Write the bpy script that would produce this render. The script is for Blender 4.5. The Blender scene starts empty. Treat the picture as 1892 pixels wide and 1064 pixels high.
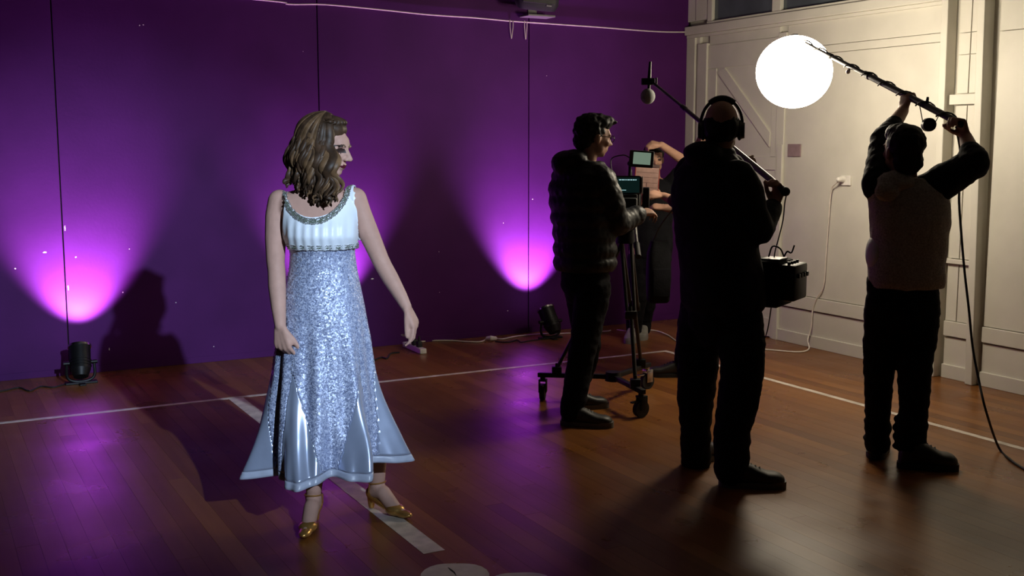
import bpy, bmesh, math, random
from math import sin, cos, pi, radians, atan, sqrt, exp
from mathutils import Vector, Matrix, noise
from mathutils.bvhtree import BVHTree

random.seed(7)
V3 = Vector
SC = bpy.context.scene
COL = SC.collection

# ------------------------------------------------------------------ camera
FPX, CAM_H = 2050.0, 1.57
PITCH = atan(267 / FPX)
cam_data = bpy.data.cameras.new('camera')
cam_data.sensor_width = 36.0
cam_data.lens = FPX / 1892 * 36.0
cam_data.clip_start = 0.05
cam = bpy.data.objects.new('camera', cam_data)
COL.objects.link(cam)
cam.location = (0, 0, CAM_H)
cam.rotation_euler = (pi / 2 - PITCH, 0, 0)
SC.camera = cam

# ------------------------------------------------------------------ world, exposure
world = bpy.data.worlds.new('night')
SC.world = world
world.use_nodes = True
world.node_tree.nodes['Background'].inputs[0].default_value = (0.10, 0.085, 0.11, 1)
world.node_tree.nodes['Background'].inputs[1].default_value = 0.012
SC.view_settings.view_transform = 'Standard'
SC.view_settings.look = 'None'
SC.view_settings.gamma = 1.0
SC.view_settings.exposure = 0.0
SC.view_settings.use_curve_mapping = False

# ------------------------------------------------------------------ the room's frame: u along the purple wall, v into it
ANG = radians(28.4)
ROOM = Matrix.Translation((1.549, 9.929, 0)) @ Matrix.Rotation(ANG, 4, 'Z')


def at(px, py, y):
    """world point seen at a photograph pixel, at depth y"""
    u, w = (px - 946) / FPX, (532 - py) / FPX
    d = V3((u, cos(PITCH) + w * sin(PITCH), -sin(PITCH) + w * cos(PITCH)))
    return V3((0, 0, CAM_H)) + d * (y / d.y)


def onfloor(px, py, z=0.0):
    u, w = (px - 946) / FPX, (532 - py) / FPX
    d = V3((u, cos(PITCH) + w * sin(PITCH), -sin(PITCH) + w * cos(PITCH)))
    return V3((0, 0, CAM_H)) + d * ((z - CAM_H) / d.z)


def proj(p):
    d = V3(p) - V3((0, 0, CAM_H))
    w = d.y * cos(PITCH) - d.z * sin(PITCH)
    if w < 0.05:
        return None
    return 946 + FPX * d.x / w, 532 - FPX * (d.y * sin(PITCH) + d.z * cos(PITCH)) / w


# key light: a cold white spot high up behind the camera's right shoulder, aimed at the dancer
def spot(name, loc, aim, color, energy, size, blend, radius):
    l = bpy.data.lights.new(name, 'SPOT')
    l.color = color
    l.energy = energy
    l.spot_size = radians(size)
    l.spot_blend = blend
    l.shadow_soft_size = radius
    o = bpy.data.objects.new(name, l)
    COL.objects.link(o)
    o.location = loc
    o.rotation_euler = (V3(aim) - V3(loc)).to_track_quat('-Z', 'Y').to_euler()
    return o


spot('key_spot', (2.85, -1.9, 3.68), (-0.98, 4.6, 1.28), (0.63, 0.80, 1.0), 2900, 23, 0.95, 0.05)
for k, (uu, en) in enumerate(((-5.12, 300), (-3.34, 260), (-1.61, 300))):
    spot('purple_spot', ROOM @ V3((uu, -0.25, 0.275)), ROOM @ V3((uu, 0.235, 1.145)),
         (0.86, 0.38, 1.0), en, 85, 0.78, 0.03)


# ------------------------------------------------------------------ materials
def mat(name, col, rough=0.6, metal=0.0, var=0.12, scale=18.0, bump=0.0, bscale=60.0, spec=0.5,
        emit=None, estr=0.0, sheen=0.0):
    m = bpy.data.materials.new(name)
    m.use_nodes = True
    nt = m.node_tree
    b = nt.nodes['Principled BSDF']
    b.inputs['Roughness'].default_value = rough
    b.inputs['Metallic'].default_value = metal
    b.inputs['Specular IOR Level'].default_value = spec
    if sheen:
        b.inputs['Sheen Weight'].default_value = sheen
    tc = nt.nodes.new('ShaderNodeTexCoord')
    n = nt.nodes.new('ShaderNodeTexNoise')
    n.inputs['Scale'].default_value = scale
    n.inputs['Detail'].default_value = 4
    nt.links.new(tc.outputs['Object'], n.inputs['Vector'])
    r = nt.nodes.new('ShaderNodeValToRGB')
    r.color_ramp.elements[0].position = 0.3
    r.color_ramp.elements[1].position = 0.7
    r.color_ramp.elements[0].color = tuple(max(0, c * (1 - var)) for c in col) + (1,)
    r.color_ramp.elements[1].color = tuple(min(1, c * (1 + var)) for c in col) + (1,)
    nt.links.new(n.outputs['Fac'], r.inputs['Fac'])
    nt.links.new(r.outputs['Color'], b.inputs['Base Color'])
    if bump:
        n2 = nt.nodes.new('ShaderNodeTexNoise')
        n2.inputs['Scale'].default_value = bscale
        n2.inputs['Detail'].default_value = 3
        nt.links.new(tc.outputs['Object'], n2.inputs['Vector'])
        bp = nt.nodes.new('ShaderNodeBump')
        bp.inputs['Strength'].default_value = bump
        bp.inputs['Distance'].default_value = 0.01
        nt.links.new(n2.outputs['Fac'], bp.inputs['Height'])
        nt.links.new(bp.outputs['Normal'], b.inputs['Normal'])
    if emit:
        b.inputs['Emission Color'].default_value = emit + (1,)
        b.inputs['Emission Strength'].default_value = estr
    return m


def wood_floor():
    m = bpy.data.materials.new('varnished_boards')
    m.use_nodes = True
    nt = m.node_tree
    L, N = nt.links, nt.nodes
    b = N['Principled BSDF']
    geo = N.new('ShaderNodeNewGeometry')
    oi = N.new('ShaderNodeObjectInfo')
    add = N.new('ShaderNodeMath'); add.operation = 'ADD'
    L.new(geo.outputs['Random Per Island'], add.inputs[0]); L.new(oi.outputs['Random'], add.inputs[1])
    fr = N.new('ShaderNodeMath'); fr.operation = 'FRACT'
    L.new(add.outputs[0], fr.inputs[0])
    rot = N.new('ShaderNodeVectorRotate'); rot.rotation_type = 'Z_AXIS'
    rot.inputs['Angle'].default_value = -ANG
    L.new(geo.outputs['Position'], rot.inputs['Vector'])
    mp = N.new('ShaderNodeMapping'); mp.inputs['Scale'].default_value = (26, 1.3, 1)
    L.new(rot.outputs[0], mp.inputs['Vector'])
    ofs = N.new('ShaderNodeVectorMath'); ofs.operation = 'ADD'
    mul = N.new('ShaderNodeMath'); mul.operation = 'MULTIPLY'; mul.inputs[1].default_value = 37
    L.new(fr.outputs[0], mul.inputs[0])
    L.new(mp.outputs[0], ofs.inputs[0]); L.new(mul.outputs[0], ofs.inputs[1])
    g = N.new('ShaderNodeTexNoise'); g.inputs['Scale'].default_value = 1.0; g.inputs['Detail'].default_value = 6
    L.new(ofs.outputs[0], g.inputs['Vector'])
    mix = N.new('ShaderNodeMath'); mix.operation = 'MULTIPLY_ADD'; mix.inputs[1].default_value = 0.45
    hm = N.new('ShaderNodeMath'); hm.operation = 'MULTIPLY'; hm.inputs[1].default_value = 0.55
    L.new(g.outputs['Fac'], hm.inputs[0])
    L.new(fr.outputs[0], mix.inputs[0]); L.new(hm.outputs[0], mix.inputs[2])
    r = N.new('ShaderNodeValToRGB')
    e = r.color_ramp.elements
    e[0].position = 0.15; e[0].color = (0.125, 0.044, 0.010, 1)
    e[1].position = 0.85; e[1].color = (0.270, 0.108, 0.023, 1)
    x = r.color_ramp.elements.new(0.5); x.color = (0.195, 0.071, 0.015, 1)
    L.new(mix.outputs[0], r.inputs['Fac'])
    L.new(r.outputs['Color'], b.inputs['Base Color'])
    w = N.new('ShaderNodeTexNoise'); w.inputs['Scale'].default_value = 2.2; w.inputs['Detail'].default_value = 5
    L.new(geo.outputs['Position'], w.inputs['Vector'])
    rr = N.new('ShaderNodeMapRange')
    rr.inputs[1].default_value = 0.3; rr.inputs[2].default_value = 0.7
    rr.inputs[3].default_value = 0.24; rr.inputs[4].default_value = 0.40
    L.new(w.outputs['Fac'], rr.inputs[0]); L.new(rr.outputs[0], b.inputs['Roughness'])
    bp = N.new('ShaderNodeBump'); bp.inputs['Strength'].default_value = 0.12; bp.inputs['Distance'].default_value = 0.004
    L.new(g.outputs['Fac'], bp.inputs['Height']); L.new(bp.outputs['Normal'], b.inputs['Normal'])
    b.inputs['Specular IOR Level'].default_value = 0.45
    return m


def sequin_cloth():
    m = bpy.data.materials.new('sequin_cloth')
    m.use_nodes = True
    nt = m.node_tree
    L, N = nt.links, nt.nodes
    b = N['Principled BSDF']
    tc = N.new('ShaderNodeTexCoord')
    nz = N.new('ShaderNodeTexNoise'); nz.inputs['Scale'].default_value = 55; nz.inputs['Detail'].default_value = 2
    L.new(tc.outputs['Object'], nz.inputs['Vector'])
    mixv = N.new('ShaderNodeMix'); mixv.data_type = 'VECTOR'; mixv.inputs[0].default_value = 0.012
    L.new(tc.outputs['Object'], mixv.inputs[4]); L.new(nz.outputs['Color'], mixv.inputs[5])
    v = N.new('ShaderNodeTexVoronoi'); v.inputs['Scale'].default_value = 210
    L.new(mixv.outputs[1], v.inputs['Vector'])
    r = N.new('ShaderNodeValToRGB')
    e = r.color_ramp.elements
    e[0].position = 0.0; e[0].color = (0.17, 0.20, 0.34, 1)
    e[1].position = 1.0; e[1].color = (0.66, 0.71, 0.90, 1)
    x = e.new(0.45); x.color = (0.34, 0.39, 0.58, 1)
    sep = N.new('ShaderNodeSeparateColor')
    L.new(v.outputs['Color'], sep.inputs[0]); 
    swirl = N.new('ShaderNodeTexNoise'); swirl.inputs['Scale'].default_value = 70; swirl.inputs['Detail'].default_value = 1
    swirl.inputs['Distortion'].default_value = 2.2
    L.new(tc.outputs['Object'], swirl.inputs['Vector'])
    sm = N.new('ShaderNodeMapRange'); sm.inputs[1].default_value = 0.36; sm.inputs[2].default_value = 0.64
    L.new(swirl.outputs['Fac'], sm.inputs[0])
    av = N.new('ShaderNodeMath'); av.operation = 'MULTIPLY_ADD'; av.inputs[1].default_value = 0.35
    hs = N.new('ShaderNodeMath'); hs.operation = 'MULTIPLY'; hs.inputs[1].default_value = 0.65
    L.new(sm.outputs[0], hs.inputs[0])
    L.new(sep.outputs[0], av.inputs[0]); L.new(hs.outputs[0], av.inputs[2])
    L.new(av.outputs[0], r.inputs['Fac'])
    L.new(r.outputs['Color'], b.inputs['Base Color'])
    # every sequin tilts its own way
    geo = N.new('ShaderNodeNewGeometry')
    sub = N.new('ShaderNodeVectorMath'); sub.operation = 'SUBTRACT'; sub.inputs[1].default_value = (0.5, 0.5, 0.5)
    L.new(v.outputs['Color'], sub.inputs[0])
    sc = N.new('ShaderNodeVectorMath'); sc.operation = 'SCALE'; sc.inputs['Scale'].default_value = 0.5
    L.new(sub.outputs[0], sc.inputs[0])
    ad = N.new('ShaderNodeVectorMath'); ad.operation = 'ADD'
    L.new(geo.outputs['Normal'], ad.inputs[0]); L.new(sc.outputs[0], ad.inputs[1])
    nm = N.new('ShaderNodeVectorMath'); nm.operation = 'NORMALIZE'
    L.new(ad.outputs[0], nm.inputs[0]); L.new(nm.outputs[0], b.inputs['Normal'])
    b.inputs['Roughness'].default_value = 0.42
    b.inputs['Metallic'].default_value = 0.2
    return m


def ramp_wall():
    m = mat('purple_paint', (0.074, 0.012, 0.112), 0.6, var=0.14, scale=2.0, bump=0.06, bscale=45, spec=0.12)
    return m


M = dict(
    floor=wood_floor(), purple=ramp_wall(), sequin=sequin_cloth(),
    white=mat('white_paint', (0.64, 0.615, 0.545), 0.5, var=0.05, scale=4, bump=0.05, bscale=30),
    sub=mat('dark_subfloor', (0.015, 0.01, 0.008), 0.9),
    line=mat('court_line_paint', (0.62, 0.55, 0.48), 0.45, var=0.25, scale=14),
    mark=mat('floor_mark_paint', (0.55, 0.50, 0.44), 0.5, var=0.12, scale=20),
    chip=mat('bare_plaster', (0.85, 0.8, 0.8), 0.8),
    glass=mat('dark_window_glass', (0.075, 0.09, 0.105), 0.15, var=0.3, scale=2.5, spec=0.6),
    ceil=mat('ceiling_paint', (0.16, 0.15, 0.14), 0.8),
    plate=mat('mauve_plate', (0.30, 0.21, 0.22), 0.5),
    plastic=mat('white_plastic', (0.75, 0.72, 0.68), 0.4),
    flex=mat('white_flex', (0.70, 0.64, 0.58), 0.5),
    black=mat('black_plastic', (0.012, 0.012, 0.013), 0.5, var=0.3),
    gear=mat('black_anodised_metal', (0.010, 0.010, 0.011), 0.45, metal=0.5, var=0.3),
    rubber=mat('black_rubber', (0.012, 0.012, 0.012), 0.7),
    spk=mat('speaker_cabinet', (0.012, 0.013, 0.015), 0.6, var=0.2, bump=0.1, bscale=200),
    spkgrey=mat('grey_bracket', (0.20, 0.20, 0.19), 0.5),
    chrome=mat('chrome', (0.6, 0.6, 0.6), 0.2, metal=1.0),
    alu=mat('pale_metal_tube', (0.16, 0.155, 0.15), 0.5, metal=0.6),
    carbon=mat('carbon_tube', (0.02, 0.018, 0.017), 0.35, var=0.3),
    foam=mat('grey_foam', (0.25, 0.25, 0.25), 0.95, bump=0.4, bscale=300),
    skin=mat('fair_skin', (0.50, 0.295, 0.235), 0.6, var=0.06, scale=25, bump=0.03, bscale=120, spec=0.25),
    skinm=mat('skin_tone', (0.42, 0.24, 0.17), 0.6, var=0.08, scale=25, spec=0.25),
    lips=mat('dark_lips', (0.10, 0.012, 0.025), 0.35),
    eye=mat('dark_eye_makeup', (0.035, 0.018, 0.015), 0.5),
    eyeball=mat('eyeball', (0.5, 0.45, 0.42), 0.2),
    hair=mat('brown_hair', (0.050, 0.027, 0.015), 0.5, var=0.5, scale=26, spec=0.3),
    hair2=mat('light_brown_hair', (0.135, 0.076, 0.038), 0.5, var=0.4, scale=26, spec=0.3),
    hairb=mat('black_hair', (0.012, 0.010, 0.009), 0.6, var=0.3, spec=0.2),
    satin=mat('white_satin', (0.80, 0.85, 0.93), 0.42, var=0.03, bump=0.08, bscale=25, sheen=0.2),
    gold=mat('gold_satin', (0.62, 0.34, 0.10), 0.28, metal=0.7, var=0.1),
    godet=mat('silver_blue_satin', (0.44, 0.50, 0.68), 0.27, metal=0.45, var=0.05, spec=0.8),
    hem=mat('hem_ribbon', (0.45, 0.49, 0.62), 0.35, var=0.1, spec=0.6),
    bead=mat('silver_beads', (0.75, 0.79, 0.76), 0.22, metal=0.85, var=0.4, scale=300),
    beadg=mat('green_grey_beads', (0.30, 0.35, 0.28), 0.25, metal=0.6, var=0.5, scale=300),
    jacket=mat('black_jacket_cloth', (0.010, 0.010, 0.012), 0.8, var=0.3, bump=0.2, bscale=90, spec=0.15),
    puffer=mat('black_puffer_nylon', (0.011, 0.011, 0.014), 0.5, var=0.3, bump=0.1, bscale=60, spec=0.25),
    trouser=mat('black_trouser_cloth', (0.007, 0.007, 0.009), 0.85, var=0.3, bump=0.2, bscale=90, spec=0.12),
    vest=mat('grey_marl_jersey', (0.46, 0.43, 0.385), 0.95, var=0.3, scale=120, bump=0.2, bscale=150, spec=0.1),
    tee=mat('white_tee', (0.7, 0.7, 0.7), 0.8),
    maroon=mat('maroon_knit', (0.05, 0.012, 0.014), 0.85),
    shoe=mat('dark_trainer', (0.02, 0.019, 0.018), 0.5, var=0.3),
    sole=mat('grey_sole', (0.11, 0.10, 0.085), 0.6),
    whiteshoe=mat('white_trainer', (0.22, 0.21, 0.19), 0.6),
    slate=mat('slate_board', (0.34, 0.20, 0.17), 0.5, var=0.15, scale=30),
    slatetop=mat('slate_clapstick', (0.05, 0.014, 0.012), 0.5),
    red=mat('red_edge', (0.35, 0.04, 0.03), 0.5),
    screen=mat('camera_menu_screen', (0.01, 0.03, 0.03), 0.3, emit=(0.05, 0.18, 0.17), estr=0.05),
    text=mat('screen_readout', (0.1, 0.1, 0.1), 0.3, emit=(0.55, 0.9, 0.95), estr=0.9),
    monitor=mat('monitor_picture', (0.05, 0.06, 0.05), 0.3, emit=(0.34, 0.48, 0.36), estr=0.42),
    lens=mat('lit_purple_lens', (0.3, 0.1, 0.4), 0.3, emit=(0.75, 0.35, 1.0), estr=6.0),
    ball=mat('lit_paper_lantern', (0.9, 0.88, 0.8), 0.8, var=0.02, emit=(1.0, 0.87, 0.66), estr=46.0),
)

# ------------------------------------------------------------------ object helpers
INV = {}
EPS = Matrix.Identity(4)


def tagp(o, label=None, cat=None, group=None, kind=None):
    if label: o['label'] = label
    if cat: o['category'] = cat
    if group: o['group'] = group
    if kind: o['kind'] = kind
    return o


def thing(name, loc, label, cat, group=None, rz=0.0):
    o = bpy.data.objects.new(name, None)
    o.empty_display_size = 0.1
    COL.objects.link(o)
    o.location = loc
    o.rotation_euler = (0, 0, rz)
    INV[o.name] = (Matrix.Translation(loc) @ Matrix.Rotation(rz, 4, 'Z')).inverted()
    return tagp(o, label, cat, group)


def link_mesh(name, me, parent=None, m=None, smooth=True):
    """me is in world coordinates"""
    mats = m if isinstance(m, (list, tuple)) else [m]
    if not me.materials:
        for q in mats:
            if q: me.materials.append(q)
    o = bpy.data.objects.new(name, me)
    COL.objects.link(o)
    if parent is not None:
        o.parent = parent
        inv = INV[parent.name]
        me.transform(inv)
        INV[o.name] = inv
    else:
        xs = [v.co for v in me.vertices]
        c = V3(((min(v.x for v in xs) + max(v.x for v in xs)) / 2, (min(v.y for v in xs) + max(v.y for v in xs)) / 2,
                min(v.z for v in xs)))
        me.transform(Matrix.Translation(-c))
        o.location = c
        INV[o.name] = Matrix.Translation(-c)
    if smooth:
        me.shade_smooth()
    return o


def obj(name, bm, m, parent=None, smooth=False, xf=None, sharp=None):
    if xf is not None:
        bm.transform(xf)
    bmesh.ops.recalc_face_normals(bm, faces=bm.faces)
    me = bpy.data.meshes.new(name)
    bm.to_mesh(me)
    bm.free()
    o = link_mesh(name, me, parent, m, False)
    if smooth:
        me.shade_smooth()
        me.set_sharp_from_angle(angle=radians(sharp or 40))
    return o


def box(bm, x0, x1, y0, y1, z0, z1, bev=0.0, M4=None):
    vs = [bm.verts.new((x, y, z)) for z in (z0, z1) for x, y in ((x0, y0), (x1, y0), (x1, y1), (x0, y1))]
    fs = [bm.faces.new([vs[i] for i in q]) for q in
          ((3, 2, 1, 0), (4, 5, 6, 7), (0, 1, 5, 4), (1, 2, 6, 5), (2, 3, 7, 6), (3, 0, 4, 7))]
    if bev:
        es = list({e for f in fs for e in f.edges})
        r = bmesh.ops.bevel(bm, geom=es, offset=bev, segments=2, affect='EDGES', profile=0.5)
        vs = list({v for f in r['faces'] for v in f.verts})
        seen = set(vs)
        stack = list(vs)
        while stack:
            q = stack.pop()
            for e in q.link_edges:
                w = e.other_vert(q)
                if w not in seen:
                    seen.add(w); stack.append(w)
        vs = list(seen)
    if M4 is not None:
        for v in vs:
            v.co = M4 @ v.co
    return vs


def frame_z(a, b):
    d = (b - a).normalized()
    return d.to_track_quat('Z', 'Y').to_matrix().to_4x4()


def cone(bm, a, b, r0, r1=None, seg=16, caps=True):
    a, b = V3(a), V3(b)
    r1 = r0 if r1 is None else r1
    R = frame_z(a, b)
    l0, l1 = [], []
    for i in range(seg):
        t = 2 * pi * i / seg
        o = V3((cos(t), sin(t), 0))
        l0.append(bm.verts.new(a + R @ (o * r0)))
        l1.append(bm.verts.new(b + R @ (o * r1)))
    for i in range(seg):
        j = (i + 1) % seg
        bm.faces.new((l0[i], l0[j], l1[j], l1[i]))
    if caps:
        bm.faces.new(list(reversed(l0)))
        bm.faces.new(l1)


def ell(bm, c, r, R=None, seg=20, rings=12):
    if not isinstance(r, (tuple, list, Vector)):
        r = (r, r, r)
    m = Matrix.Translation(c) @ (R.to_4x4() if R is not None else EPS) @ Matrix.Diagonal((r[0], r[1], r[2], 1))
    bmesh.ops.create_uvsphere(bm, u_segments=seg, v_segments=rings, radius=1.0, matrix=m)


def chain(bm, pts, seg=16):
    """tapered limb: (point, radius) pairs, one closed overlapping piece each"""
    for (a, ra), (b, rb) in zip(pts, pts[1:]):
        a, b = V3(a), V3(b)
        if (b - a).length > 1e-5:
            cone(bm, a, b, ra, rb, seg)
    for a, ra in pts:
        ell(bm, V3(a), ra, seg=seg, rings=10)


def loft(bm, rings, n=32, e=2.0, caps=True):
    """rings: (centre, half-width vector, half-depth vector)"""
    L = []
    for c, a, b in rings:
        row = []
        for i in range(n):
            t = 2 * pi * i / n
            ct, st = cos(t), sin(t)
            k = lambda q: math.copysign(abs(q) ** (2 / e), q)
            row.append(bm.verts.new(V3(c) + V3(a) * k(ct) + V3(b) * k(st)))
        L.append(row)
    for p, q in zip(L, L[1:]):
        for i in range(n):
            j = (i + 1) % n
            bm.faces.new((p[i], p[j], q[j], q[i]))
    if caps:
        bm.faces.new(list(reversed(L[0])))
        bm.faces.new(L[-1])


def catmull(pts, n=8):
    pts = [V3(p) for p in pts]
    P = [pts[0] * 2 - pts[1]] + pts + [pts[-1] * 2 - pts[-2]]
    out = []
    for i in range(1, len(P) - 2):
        p0, p1, p2, p3 = P[i - 1:i + 3]
        for k in range(n):
            t = k / n
            out.append(0.5 * ((2 * p1) + (p2 - p0) * t + (2 * p0 - 5 * p1 + 4 * p2 - p3) * t * t
                              + (3 * p1 - p0 - 3 * p2 + p3) * t ** 3))
    out.append(pts[-1])
    return out


def tube(bm, pts, r, seg=8, flat=1.0):
    pts = [V3(p) for p in pts]
    n = len(pts)
    rad = r if isinstance(r, (list, tuple)) else [r] * n
    T = [(pts[min(i + 1, n - 1)] - pts[max(i - 1, 0)]).normalized() for i in range(n)]
    up = V3((0, 0, 1)) if abs(T[0].z) < 0.9 else V3((1, 0, 0))
    nrm = (up - T[0] * up.dot(T[0])).normalized()
    rows = []
    for i in range(n):
        nrm = (nrm - T[i] * nrm.dot(T[i])).normalized()
        bi = T[i].cross(nrm)
        rows.append([bm.verts.new(pts[i] + nrm * (rad[i] * flat * cos(2 * pi * k / seg)) + bi * (rad[i] * sin(2 * pi * k / seg)))
                     for k in range(seg)])
    for p, q in zip(rows, rows[1:]):
        for k in range(seg):
            j = (k + 1) % seg
            bm.faces.new((p[k], p[j], q[j], q[k]))
    bm.faces.new(list(reversed(rows[0])))
    bm.faces.new(rows[-1])


def fuse(name, bm, m, parent, voxel=0.008, smooth=4, wrinkle=None):
    """union of overlapping closed pieces as ONE continuous surface"""
    me = bpy.data.meshes.new('tmp')
    bm.to_mesh(me)
    bm.free()
    o = bpy.data.objects.new('tmp', me)
    COL.objects.link(o)
    r = o.modifiers.new('r', 'REMESH')
    r.mode = 'VOXEL'
    r.voxel_size = voxel
    if smooth:
        s = o.modifiers.new('s', 'SMOOTH')
        s.factor = 0.5
        s.iterations = smooth
    dg = bpy.context.evaluated_depsgraph_get()
    me2 = bpy.data.meshes.new_from_object(o.evaluated_get(dg))
    bpy.data.objects.remove(o)
    bpy.data.meshes.remove(me)
    me2.name = name
    if wrinkle:
        amp, fx, fz = wrinkle
        ns = [v.normal.copy() for v in me2.vertices]
        for v, nn in zip(me2.vertices, ns):
            c = v.co
            k = noise.noise(V3((c.x * fx, c.y * fx, c.z * fz))) + 0.5 * noise.noise(V3((c.x * fx * 2.3 + 5, c.y * fx * 2.3, c.z * fz * 2.1)))
            v.co = c + nn * (amp * k)
    return link_mesh(name, me2, parent, m, True)

# ================================================================== THE SETTING
def room_box(name, dims, m, parent, bev=0.0, tilt=None):
    bm = bmesh.new()
    box(bm, *dims, bev=bev)
    if tilt:
        cx, cy = (dims[0] + dims[1]) / 2, (dims[2] + dims[3]) / 2
        for v in bm.verts:
            v.co.y += (v.co.z - 1.2) * tilt
    o = obj(name, bm, m, parent, xf=ROOM)
    if parent is None:
        o['kind'] = 'structure'
    return o


ULEFT, VNEAR, ZTOP = -9.6, -11.2, 4.2
floor = room_box('floor', (ULEFT, 0, VNEAR, 0, -0.08, -0.021), M['sub'], None)
ceiling = room_box('ceiling', (ULEFT, 0.02, VNEAR, 0.02, ZTOP, ZTOP + 0.06), M['ceil'], None)
wall_back = room_box('wall_back', (ULEFT, 0.12, 0.022, 0.12, -0.08, ZTOP), M['sub'], None)
wall_right = room_box('wall_right', (0.032, 0.12, VNEAR, 0.021, -0.08, ZTOP), M['white'], None)

# purple wall: sheets 1.8 m wide with open joints
u = ULEFT
for x in (-8.82, -7.01, -5.20, -3.385, -1.605, 0.0):
    room_box('wall_panel', (u + 0.004, x - (0.004 if x < 0 else 0), 0.0, 0.0215, 0.0, ZTOP), M['purple'], wall_back, bev=0.002)
    u = x
for x0, x1 in ((ULEFT, -5.2), (-5.2, -3.385), (-3.385, -1.605), (-1.605, -0.02)):
    room_box('skirting_strip', (x0 + 0.002, x1 - 0.002, -0.007, -0.0002, 0.0, 0.045), M['purple'], wall_back, bev=0.002)

# chips in the paint showing pale plaster
rc = random.Random(3)
for px, py, w, h in ((83, 466, .024, .011), (120, 421, .007, .036), (28, 496, .011, .009), (140, 475, .010, .008), (126, 532, .006, .045),
                     (227, 540, .008, .008), (239, 460, .006, .006), (325, 559, .008, .007), (395, 640, .007, .007), (202, 645, .006, .02),
                     (258, 47, .008, .008), (265, 46, .009, .008), (688, 515, .024, .008), (811, 465, .006, .007), (984, 368, .010, .009),
                     (938, 574, .010, .008), (930, 412, .005, .006), (812, 540, .005, .005), (560, 95, .005, .005), (1010, 140, .005, .006)):
    pw = at(px, py, 1)
    d = pw - V3((0, 0, CAM_H))
    n = ROOM.to_3x3() @ V3((0, 1, 0))
    t = (ROOM.translation - V3((0, 0, CAM_H))).dot(n) / d.dot(n)
    p = ROOM.inverted() @ (V3((0, 0, CAM_H)) + d * t)
    bm = bmesh.new()
    k = 9
    ring = [(cos(2 * pi * i / k) * w * rc.uniform(.35, .65), sin(2 * pi * i / k) * h * rc.uniform(.35, .65)) for i in range(k)]
    f = [bm.verts.new((p.x + a, -0.0012, p.z + b)) for a, b in ring]
    g = [bm.verts.new((p.x + a, 0.0, p.z + b)) for a, b in ring]
    bm.faces.new(f)
    bm.faces.new(list(reversed(g)))
    for i in range(k):
        bm.faces.new((f[i], g[i], g[(i + 1) % k], f[(i + 1) % k]))
    obj('paint_chip', bm, M['chip'], wall_back, xf=ROOM)

# ---- white wall: boarded, with rails, posts, a braced door and windows above the sill
WH = M['white']
def wb(name, v0, v1, z0, z1, d, bev=0.003, tilt=None, parent=None, m=None, back=0.032):
    return room_box(name, (-d, back, v0, v1, z0, z1), m or WH, parent or wall_right, bev, tilt)

P0, P1 = -3.175, -2.815
# lining boards (gaps between them read as thin joints)
segs = [(-1.33 - 0.0, -2.79), (-2.905, -2.972), (-2.976, -3.085), (-3.20, -5.0), (-5.003, -7.2), (-7.203, -9.6)]
wb('lining_board', -2.79, -1.262, 0.392, 2.237, 0.0)
wb('lining_board', -2.79, -1.262, 2.240, 2.297, 0.001)
wb('lining_board', -2.79, -1.262, 2.300, 2.50, 0.0)
wb('lining_board', -2.79, -1.262, 0.0, 0.279, 0.0)
for v0, v1 in ((-3.085, -2.978), (-2.970, -2.885)):
    for z0, z1 in ((0.392, 0.772), (0.812, 1.815), (1.895, 2.14), (2.145, 2.28), (2.285, 2.9)):
        wb('lining_board', v0, v1, z0, z1, 0.0, 0.001)
wb('lining_board', -3.085, -2.885, 0.0, 0.279, 0.0)
for v0, v1 in ((-4.998, -3.19), (-6.798, -5.002), (-8.598, -6.802), (VNEAR, -8.602)):
    for z0, z1 in ((0.392, 2.268), (2.271, ZTOP), (0.0, 0.279)):
        wb('lining_board', v0, v1, z0, z1, 0.0)
# rails and skirting, proud of the boards, with an open shadow gap under the rail
for v0, v1 in ((-2.79, -1.262), (-3.085, -2.885), (-6.2, -3.19), (VNEAR, -6.203)):
    wb('wall_rail', v0, v1, 0.288, 0.388, 0.014)
    wb('skirting_board', v0, v1, 0.0, 0.093, 0.016)
# posts standing proud, and short blocks between them
wb('wall_post', -2.848, -2.793, 0.0, 2.52, 0.062, 0.006, tilt=0.012)
wb('wall_post', -3.148, -3.092, 0.0, 2.52, 0.066, 0.006, tilt=-0.022 * -1)
wb('wall_block', -3.068, -2.852, 1.822, 1.888, 0.03)
wb('wall_block', -3.085, -2.852, 0.777, 0.807, 0.022)
wb('wall_post', -1.258, -1.168, 0.0, 2.43, 0.012, 0.003)
wb('wall_post', -1.256, -1.196, 0.0, 1.56, 0.022, 0.003)
# corner board and door jambs
wb('corner_board', -0.115, -0.0005, 0.0, 2.50, 0.02)
wb('corner_board', -0.285, -0.118, 2.62, ZTOP, 0.02)
wb('corner_board', -0.115, -0.0005, 2.62, ZTOP, 0.012)
wb('corner_board', -0.285, -0.16, 0.0, 2.42, 0.024)
wb('lining_board', -0.16, -0.115, 0.0, 2.50, 0.0)
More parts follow.
